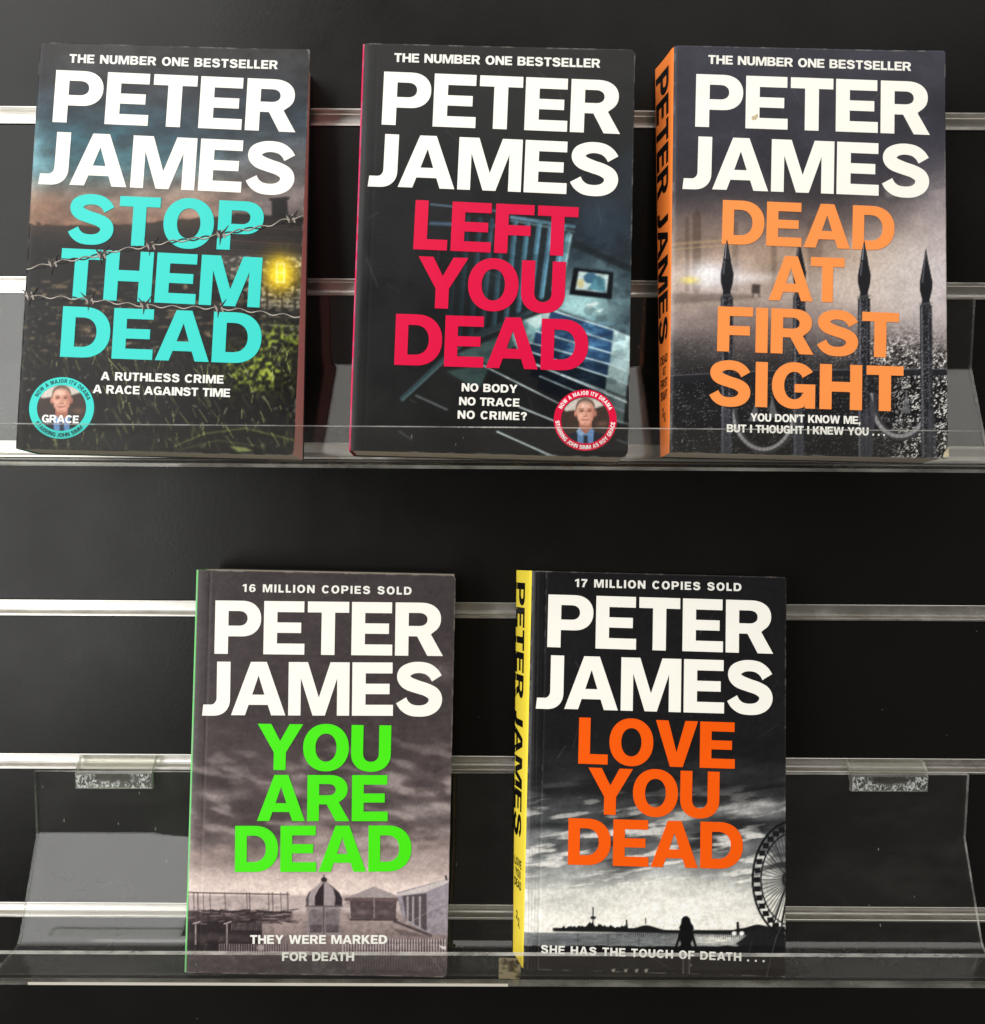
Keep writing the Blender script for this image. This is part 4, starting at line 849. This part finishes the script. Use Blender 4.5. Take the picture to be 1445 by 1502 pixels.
def make_book(bk, label, art, base_rgb, spine_rgb, title_rgb, author_rgb, lines, rr=(1.5, 1.0), badge=None, spine_text=None, wrap=0.0, spine_ink=(16, 15, 15), emblem_v=22.0, depth=1.13, top_text_rgb=(244, 243, 236)):
    org = tuple(bk.base)
    root = empty('paperback_book', org)
    tag(root, label, 'book', 'paperback books on the acrylic shelves')
    # front cover with its printed picture
    U, V = rounded_uv(bk, rr)
    P = bk.at(U, V); flat = bk.O + U[..., None] * bk.U + V[..., None] * bk.V
    px = project(flat.reshape(-1, 3)).reshape(U.shape + (2,))
    A = Art(px[..., 0], px[..., 1], base_rgb); art(A)
    A.c = 255 * (np.clip(A.c, 0, 255) / 255) ** depth
    A.mul(.90 + .20 * fbm(U / 1.1, V / 1.1, 301, 3)); A.mul(.93 + .14 * fbm(U / 9, V / 9, 311, 4))      # printing grain and tone
    if wrap: A.mix(sm(wrap + .3, wrap - .3, U), spine_rgb)
    # handling wear: whitened edges, hairline scratches
    rs = np.random.RandomState(int(abs(bk.O[0]) * 7) % 1000)
    dist = np.minimum(np.minimum(bk.w - U, bk.h - V), V); nz = fbm(U / 5.0, V / 5.0, 200 + int(abs(bk.O[0])) % 50, 4)
    A.mix(sm(.75, .2, dist) * (.12 + .45 * sm(.46, .70, nz)), (198, 190, 180)); corner = np.minimum(np.hypot(bk.w - U, bk.h - V), np.hypot(bk.w - U, V))
    A.mix(sm(4, .5, corner) * sm(.50, .66, nz) * .5, (206, 198, 188)); A.mix(sm(.5, .1, np.abs(U - 8.5)) * sm(.45, .7, nz) * 1.3 * bk.bow[3], (150, 148, 146))
    A.mix(sm(1.6, .3, U) * sm(.42, .6, nz) * .35, (170, 168, 166))
    A.X, A.Y = U, V
    for k in range(34):
        x, y = rs.rand() * bk.w, rs.rand() * bk.h; a = rs.rand() * 6.28; L = 2 + rs.rand() ** 2 * 16
        A.line([(x, y), (x + L * math.cos(a), y + L * math.sin(a))], .12, (168, 164, 160), .10 + .22 * rs.rand())
    me = bpy.data.meshes.new('front_cover'); nv = (NX + 1) * (NY + 1)
    idx = np.arange(nv).reshape(NY + 1, NX + 1)
    quads = np.stack([idx[:-1, :-1], idx[:-1, 1:], idx[1:, 1:], idx[1:, :-1]], -1).reshape(-1, 4)
    # a narrow skirt gives the card its thickness
    border = np.concatenate([idx[0, :], idx[1:, -1], idx[-1, -2::-1]]); nb = len(border)
    Pall = np.concatenate([P.reshape(-1, 3), P.reshape(-1, 3)[border] - bk.N * .38])
    sk = np.stack([border[:-1], np.arange(nv, nv + nb - 1), np.arange(nv + 1, nv + nb), border[1:]], -1)
    faces = np.concatenate([quads, sk]); nf = len(faces)
    me.vertices.add(len(Pall)); me.vertices.foreach_set('co', ((Pall - org) * MM).astype(np.float32).ravel())
    me.loops.add(nf * 4); me.loops.foreach_set('vertex_index', faces.astype(np.int32).ravel())
    me.polygons.add(nf); me.polygons.foreach_set('loop_start', np.arange(0, nf * 4, 4, dtype=np.int32))
    me.materials.append(M_PRINT); me.materials.append(M_PAPER)
    mi = np.zeros(nf, np.int32); mi[len(quads):] = 1
    me.update(calc_edges=True); me.polygons.foreach_set('material_index', mi)
    smf = np.ones(nf, bool); smf[len(quads):] = False; me.polygons.foreach_set('use_smooth', smf)
    ca = me.color_attributes.new('print', 'FLOAT_COLOR', 'POINT')
    c = np.ones((len(Pall), 4), np.float32); c[:nv, :3] = lin(np.clip(A.c, 0, 255)).reshape(-1, 3); ca.data.foreach_set('color', c.ravel()); me.update()
    front = bpy.data.objects.new('front_cover', me); COL.objects.link(front); front.parent = root
    # pages, back cover, spine
    t = bk.t; i0 = 1.6
    nd, nvv = 10, 12
    def shell(u0, u1, v0, v1, d0, d1):
        vs_ = np.linspace(v0, v1, nvv + 1); ds = np.linspace(d0, d1, nd + 1); VV = []; LF = []; FF = []
        for d in ds:
            for vv in vs_:
                bul = .5 * math.sin(math.pi * (d - d0) / (d1 - d0))
                for u in (u0, u1 - bul): VV.append(bk.block(u, vv, d)); LF.append(d)
        ix = lambda a, b_, k: (a * (nvv + 1) + b_) * 2 + k
        for b_ in range(nvv):
            FF.append((ix(0, b_, 0), ix(0, b_, 1), ix(0, b_ + 1, 1), ix(0, b_ + 1, 0))); FF.append((ix(nd, b_, 0), ix(nd, b_ + 1, 0), ix(nd, b_ + 1, 1), ix(nd, b_, 1)))
            for a in range(nd):
                FF.append((ix(a, b_, 1), ix(a + 1, b_, 1), ix(a + 1, b_ + 1, 1), ix(a, b_ + 1, 1))); FF.append((ix(a, b_, 0), ix(a, b_ + 1, 0), ix(a + 1, b_ + 1, 0), ix(a + 1, b_, 0)))
        for a in range(nd):
            FF.append((ix(a, 0, 0), ix(a + 1, 0, 0), ix(a + 1, 0, 1), ix(a, 0, 1))); FF.append((ix(a, nvv, 0), ix(a, nvv, 1), ix(a + 1, nvv, 1), ix(a + 1, nvv, 0)))
        return VV, FF, LF
    VV, FF, LF = shell(i0, bk.w - .7, .6, bk.h - .6, .75, t - .5)
    pg = mesh_obj('page_block', VV, FF, M_PAGES, root, origin=org); at = pg.data.attributes.new('leaf', 'FLOAT', 'POINT'); at.data.foreach_set('value', np.array(LF, np.float32))
    VV, FF, LF = shell(.6, bk.w, 0, bk.h, t - .42, t)
    mesh_obj('back_cover', VV, FF, ink((34, 33, 34)), root, origin=org)
    ns = 18; nh = 60
    def spt(uu, vv, e=0.0):
        """spine surface: uu 0..1 from the front edge to the back edge"""
        d = 1.3 + (t - 1.3) * uu; r = np.clip(np.minimum(uu, 1 - uu) / .12, 0, 1)
        out = -.15 - .9 * (1 - (1 - r) ** 2) ** .5 + .45 * np.sin(np.pi * uu) * (1 if spine_text else .3)
        return np.stack([bk.block(o_, v_, d_) for o_, v_, d_ in zip(np.atleast_1d(out - e + .9), np.atleast_1d(vv), np.atleast_1d(d))])
    sv = []; 
    for j in range(nh + 1):
        uu = np.linspace(0, 1, ns + 1); sv.append(spt(uu, np.full(ns + 1, bk.h * j / nh)))
    sf = [(j * (ns + 1) + i, (j + 1) * (ns + 1) + i, (j + 1) * (ns + 1) + i + 1, j * (ns + 1) + i + 1) for j in range(nh) for i in range(ns)]
    sp = mesh_obj('spine', np.concatenate(sv), sf, ink(spine_rgb, .38), root, smooth=True, origin=org)
    if spine_text:
        for txt, u0, v0, v1, cap in spine_text:
            if cap is None:       # small words set upright across the spine: u0 = (back, front), v0 = baseline, v1 = cap height
                L = place_line(txt, (0, 0), ((u0[0] - u0[1]) * (t - 1.3), 0), v1)
                L = [(np.stack([u0[0] - uv[:, 0] / (t - 1.3), v0 + uv[:, 1]], 1), tr, lp) for uv, tr, lp in L]
                letters_mesh('spine_lettering', bk, L, ink(spine_ink, .4), sp, .07, 0, org, fn=lambda uv, e: spt(uv[:, 0], uv[:, 1], e)); continue
            # set in a frame whose x runs down the spine and y towards the front edge
            L = place_line(txt, (0, 0), (v0 - v1, 0), cap * (t - 1.3), fit=True)
            L = [(np.stack([u0 - uv[:, 1] / (t - 1.3), v0 - uv[:, 0]], 1), tr, lp) for uv, tr, lp in L]
            letters_mesh('spine_lettering', bk, L, ink(spine_ink, .4), sp, .07, 0, org, fn=lambda uv, e: spt(uv[:, 0], uv[:, 1], e))
    if spine_text:      # publisher's emblem: two leaning curls with tails
        for du in (0.0, 1.0):
            q = [(.0, 4.6), (.9, 5.6), (2.2, 5.7), (3.3, 4.9), (3.4, 3.7), (2.6, 2.8), (3.6, 1.2), (4.7, .0), (3.2, -.2), (1.9, 1.6), (.7, .2), (-.5, .3), (.9, 2.3), (1.9, 3.6), (1.5, 4.5), (.8, 4.4)]
            uu = np.array([.70 - (p[0] * .8 + du * 3.8) / (t - 1.3) for p in q]); vv = np.array([emblem_v + p[1] - du * 3.0 for p in q])
            V3 = spt(uu, vv, .07); tr = tessellate_polygon([[Vector((p[0], p[1], 0)) for p in q]])
            mesh_obj('spine_emblem', V3, [tuple(f_) for f_ in tr], ink(spine_ink, .4), sp, origin=org)
    # lettering on the cover
    groups = {}
    for kind, txt, p0, p1, cap in lines:
        a = bk.uv(*p0); b_ = bk.uv(*p1); sc = np.linalg.norm(b_ - a) / math.hypot(p1[0] - p0[0], p1[1] - p0[1])
        groups.setdefault(kind, []).extend(place_line(txt, a, b_, cap * sc, .36 if cap > 30 else .40))
    for kind, L in groups.items():
        if kind == 'title': letters_mesh('title_lettering', bk, L, ink(title_rgb, .36), front, .26, .26, org)
        elif kind == 'author': letters_mesh('author_lettering', bk, L, ink(author_rgb, .40), front, .16, .16, org)
        else: letters_mesh({'top': 'headline_lettering', 'tag': 'tagline_lettering'}[kind], bk, L, ink(top_text_rgb, .42), front, .09, 0, org)
    if badge:
        cx, cy, rx, ry, ix_, iy_, rgb, trgb, upper, lower, cap, name = badge
        c0 = bk.uv(cx, cy); s1 = (bk.uv(cx + 1, cy) - bk.uv(cx - 1, cy))[0] / 2; s2 = -(bk.uv(cx, cy + 1) - bk.uv(cx, cy - 1))[1] / 2
        n = 64; RV = []
        for a_, b2 in ((rx, ry), (ix_, iy_)):
            for k in range(n): q = 2 * math.pi * k / n; RV.append((c0[0] + a_ * s1 * math.cos(q), c0[1] + b2 * s2 * math.sin(q)))
        RV = np.array(RV); V3 = bk.at(RV[:, 0], RV[:, 1], .06)
        mesh_obj('badge_ring', V3, [(k, (k + 1) % n, n + (k + 1) % n, n + k) for k in range(n)], ink(rgb, .4), front, origin=org)
        rm = (rx + ix_) / 2 * s1; cm = cap * s1; sy_ = (ry * s2) / (rx * s1)
        Lu = place_arc(upper[0], (0, 0), rm - cm * .5, upper[1], cm, upper[2]); Ll = place_arc(lower[0], (0, 0), rm + cm * .5, lower[1], cm, lower[2], True)
        L = [(np.stack([c0[0] + uv[:, 0], c0[1] + uv[:, 1] * sy_], 1), tr, lp) for uv, tr, lp in Lu + Ll]
        letters_mesh('badge_lettering', bk, L, ink(trgb, .4), front, .10, 0, org)
        if name:
            a = bk.uv(*name[1]); b_ = bk.uv(*name[2]); letters_mesh('badge_name', bk, place_line(name[0], a, b_, name[3] * s1), ink((250, 249, 246), .4), front, .11, 0, org)
    return root, front, org

TXT = (246, 245, 236)
CREAM = (254, 252, 243)
A_ = Book(-242.81, -59.21, -204.12, .1478, .0067, -.0192, 153.8, 232.3, 24.6, -4.5, 0.0, (.5, .6, .8, .02))
B_k = Book(-58.89, -59.15, -204.10, .1345, -.0022, -.0195, 153.9, 231.2, 27.4, -2.0, -1.5, (.5, .5, .3, .03))
C_ = Book(118.17, -59.08, -203.92, .1418, -.0005, -.0168, 153.3, 232.1, 25.3, -6.7, -.5, (.6, .8, .6, .0))
D_ = Book(-157.41, -59.4, -508.2, .1100, .0120, -.0167, 153.1, 234.6, 25.5, -1.0, -1.0, (.5, .5, .7, .10))
E_ = Book(40.32, -58.91, -505.30, .1519, -.0057, -.0180, 152.6, 232.15, 23.0, -9.4, -6.0, (.6, .4, .5, .26))

ra, fa, oa = make_book(A_, 'paperback with turquoise title over a barbed wire picture, round turquoise badge', art_turquoise, (40, 38, 36), (40, 190, 190), (54, 214, 204), CREAM, [
    ('top', 'THE NUMBER ONE BESTSELLER', (101.7, 92), (407.5, 101.8), 13.2),
    ('author', 'PETER', (77.2, 179.1), (433.4, 194.3), 79.2), ('author', 'JAMES', (56.4, 269.2), (431.5, 286.6), 79),
    ('title', 'STOP', (98.5, 357), (384.5, 369), 74), ('title', 'THEM', (86, 437.5), (381, 451.5), 75), ('title', 'DEAD', (88.4, 523.5), (382, 534), 75.5),
    ('tag', 'A RUTHLESS CRIME', (148, 557.6), (328, 562.9), 12.4), ('tag', 'A RACE AGAINST TIME', (136.3, 576.6), (337.6, 582.6), 12.4)],
    rr=(3.0, 1.0), badge=(90.5, 598.4, 47.7, 45.2, 36.2, 33.6, (54, 214, 204), (6, 52, 62), ('NOW A MAJOR ITV DRAMA', 87.5, 137), ('STARRING JOHN SIMM', 265, 106), 6.2, ('GRACE', (61.5, 619.5), (115.5, 621), 11.4)))

rb, fb, ob = make_book(B_k, 'paperback with crimson pink title over a dim staircase picture, round crimson badge', art_pink, (44, 44, 45), (222, 24, 84), (222, 6, 66), CREAM, [
    ('top', 'THE NUMBER ONE BESTSELLER', (578.3, 90.9), (880.4, 99.6), 13.4),
    ('author', 'PETER', (559.9, 182.9), (909.4, 196.8), 80), ('author', 'JAMES', (539.5, 272.6), (906.8, 288.4), 78.6),
    ('title', 'LEFT', (606.3, 366), (846.0, 376.8), 73.6), ('title', 'YOU', (611, 451.5), (827.5, 460), 76.5), ('title', 'DEAD', (578.3, 535.3), (861.7, 544.6), 75.8),
    ('tag', 'NO BODY', (677.2, 574), (758.9, 576.6), 12), ('tag', 'NO TRACE', (673.4, 594.2), (762, 596.7), 12), ('tag', 'NO CRIME?', (671.3, 614), (773, 616.6), 12)],
    rr=(4.5, 3.5), wrap=.9, badge=(858.5, 616.2, 46.2, 45, 35.6, 34.2, (222, 10, 62), (252, 246, 244), ('NOW A MAJOR ITV DRAMA', 90, 132), ('STARRING JOHN SIMM AS ROY GRACE', 270, 174), 6.0, None))

rc, fc, oc = make_book(C_, 'thick paperback with orange spine and light orange title over spiked iron railings', art_apricot, (60, 60, 70), (240, 132, 58), (255, 152, 78), CREAM, [
    ('top', 'THE NUMBER ONE BESTSELLER', (1038.8, 93.6), (1336.3, 104.4), 13.4),
    ('author', 'PETER', (1019.7, 186), (1363.7, 198.2), 79.8), ('author', 'JAMES', (1001, 276.4), (1363.4, 290.6), 79),
    ('title', 'DEAD', (1058.5, 358.3), (1311, 368.6), 66), ('title', 'AT', (1127, 440.6), (1237.4, 444.6), 66.5), ('title', 'FIRST', (1051.6, 515.3), (1317.5, 525.4), 66.8), ('title', 'SIGHT', (1039.5, 594.8), (1324.6, 604), 66.8),
    ('tag', "YOU DON'T KNOW ME,", (1100.7, 617.8), (1262, 622.2), 11.6), ('tag', 'BUT I THOUGHT I KNEW YOU . . .', (1066, 633.8), (1298, 639.4), 11.6)],
    rr=(1.0, 1.5), spine_text=[('PETER JAMES', .90, 225, 65, .66), ('DEAD', (.80, .24), 52.8, 5.0, None), ('AT', (.64, .40), 45.9, 5.0, None), ('FIRST', (.82, .24), 39.0, 5.0, None), ('SIGHT', (.82, .24), 32.1, 5.0, None)])

rd, fd, od = make_book(D_, 'paperback with bright green title over a faded seaside kiosk picture', art_green, (80, 73, 74), (118, 214, 122), (76, 238, 22), CREAM, [
    ('top', '16 MILLION COPIES SOLD', (356, 868.1), (603.7, 872.4), 11.6),
    ('author', 'PETER', (314.7, 958.8), (649.7, 962.2), 78), ('author', 'JAMES', (296.7, 1048.6), (649.4, 1050), 78),
    ('title', 'YOU', (377.2, 1128.6), (573, 1131), 67), ('title', 'ARE', (377.4, 1203.6), (568.8, 1204), 67), ('title', 'DEAD', (344.8, 1278.6), (603.4, 1277.8), 67),
    ('tag', 'THEY WERE MARKED', (367, 1384.3), (568, 1384.3), 12.8), ('tag', 'FOR DEATH', (413.7, 1409.4), (519.6, 1409.6), 12.8)],
    rr=(2.5, 3.0), wrap=1.1, depth=1.06)

re_, fe, oe = make_book(E_, 'paperback with yellow spine and dark orange title over a pier and big wheel', art_orange, (44, 43, 45), (250, 226, 74), (250, 94, 10), CREAM, [
    ('top', '17 MILLION COPIES SOLD', (843.5, 860.9), (1087.5, 867.2), 11.8),
    ('author', 'PETER', (802.7, 949), (1134, 958.9), 77), ('author', 'JAMES', (786, 1038.4), (1134, 1048.4), 77.4),
    ('title', 'LOVE', (848, 1119.7), (1077.4, 1127.3), 66.8), ('title', 'YOU', (861.6, 1193.6), (1054.4, 1200), 67), ('title', 'DEAD', (832.8, 1267.7), (1089.2, 1274.6), 66.8),
    ('tag', 'SHE HAS THE TOUCH OF DEATH . . .', (793.4, 1398.2), (1121.4, 1411), 11.8)],
    rr=(1.0, 1.0), spine_text=[('PETER JAMES', .94, 224.5, 71, .56), ('LOVE', (.86, .30), 53.6, 5.0, None), ('YOU', (.80, .36), 47.4, 5.0, None), ('DEAD', (.86, .30), 41.2, 5.0, None)])

# ------------------------------------------------------------------ printed pieces that run over the raised titles
def ribbons(name, bk, strips, mats, parent, org, lift):
    V = []; F = []; MI = []; n = 0
    for pts, w, k in strips:
        q = np.array([bk.uv(*p) for p in pts]); T = np.gradient(q, axis=0); T /= np.linalg.norm(T, axis=1)[:, None] + 1e-9
        N = np.stack([-T[:, 1], T[:, 0]], 1) * (np.asarray(w, float).reshape(-1, 1) * .5 / 2.62)
        m = len(q); e = lift + .012 * k
        V += [bk.at((q + N)[:, 0], (q + N)[:, 1], e), bk.at((q - N)[:, 0], (q - N)[:, 1], e)]
        F += [(n + i, n + m + i, n + m + i + 1, n + i + 1) for i in range(m - 1)]; MI += [k % len(mats)] * (m - 1); n += 2 * m
    return mesh_obj(name, np.concatenate(V), F, mats, parent, MI, origin=org)
WIRES = [[(36, 394), (62, 390), (90, 384), (120, 380), (150, 374), (178, 367), (215, 363), (240, 357), (280, 352), (322, 346), (352, 339), (395, 331), (422, 322), (446, 319)],
         [(34, 432), (60, 436), (90, 437), (130, 440), (170, 445), (213, 449), (255, 451), (290, 452), (322, 453), (360, 456), (400, 461), (441, 465)]]
BARBS = [[(78, 386), (150, 374), (222, 361), (325, 344), (427, 321)], [(44, 434), (132, 440), (213, 448), (322, 452)]]
strips = []; rs = np.random.RandomState(2)
for wline, bl in zip(WIRES, BARBS):
    c = np.array(spline([(x, y) for x, y in wline], 10)); L = np.concatenate([[0], np.cumsum(np.linalg.norm(np.diff(c, axis=0), axis=1))])
    s = np.arange(0, L[-1], 1.2); base = np.stack([np.interp(s, L, c[:, 0]), np.interp(s, L, c[:, 1])], 1)
    for ph, k in ((0, 0), (math.pi, 1)):
        strips.append(((base + np.stack([0 * s, 2.0 * np.sin(s / 5.2 + ph)], 1)).tolist(), np.full(len(s), 2.2), k))
    strips.append(((base + np.stack([0 * s, 2.0 * np.sin(s / 5.2) - .5], 1)).tolist(), .9 + .5 * np.sin(s / 5.2), 2))
    for bx, by in bl:
        for k in range(3): # coils
            x = bx - 5 + k * 4; strips.append(([(x - 1, by - 6), (x + .5, by), (x + 3, by + 6)], np.array([2.4, 3.2, 2.4]), 3 + k % 2))
        for dx, dy in ((-9 - rs.rand() * 5, -11), (7 + rs.rand() * 6, -13), (-2, 13 + rs.rand() * 6)):
            strips.append(([(bx, by), (bx + dx * .55, by + dy * .45), (bx + dx, by + dy)], np.array([3.2, 2.4, .6]), 5))
M_W = [ink((86, 79, 73)), ink((36, 33, 30)), ink((184, 176, 166)), ink((146, 137, 128)), ink((60, 54, 50)), ink((44, 40, 38))]
ribbons('barbed_wire_print', A_, strips, M_W, fa, oa, .30)
# spike tips printed over the first and third letters
tips = []
for x, yt in (RAIL_POSTS[0], RAIL_POSTS[2]):
    tips.append(([(x, yt), (x - .5, yt + 14), (x, yt + 30)], np.array([.6, 6, 11]), 0)); tips.append(([(x - 1, yt + 6), (x - 3, yt + 28)], np.array([1.2, 2.2]), 1))
for k in (0, 2): ribbons('spike_tip_print', C_, tips[k:k + 2], [ink((40, 41, 46)), ink((120, 120, 130))], fc, oc, .30)

# torn card corners and the small emblem at the foot of the yellow spine
def flat_piece(name, bk, pts, rgb, parent, org, lift=.12):
    q = np.array([bk.uv(*p) for p in pts]); return mesh_obj(name, bk.at(q[:, 0], q[:, 1], lift), [tuple(range(len(q)))], ink(rgb, .8), parent, origin=org)
flat_piece('torn_corner', C_, [(1391, 671), (1382.5, 670.5), (1384, 664), (1388, 659), (1390.8, 656)], (214, 200, 168), fc, oc)
flat_piece('scuffed_corner', D_, [(655, 1388), (643, 1386), (648, 1391), (654, 1393)], (216, 208, 204), fd, od)
flat_piece('stain', C_, [(1103, 171), (1107, 170), (1111, 167), (1112, 171), (1109, 176), (1104, 177), (1102, 174)], (206, 188, 152), fc, oc, .20)
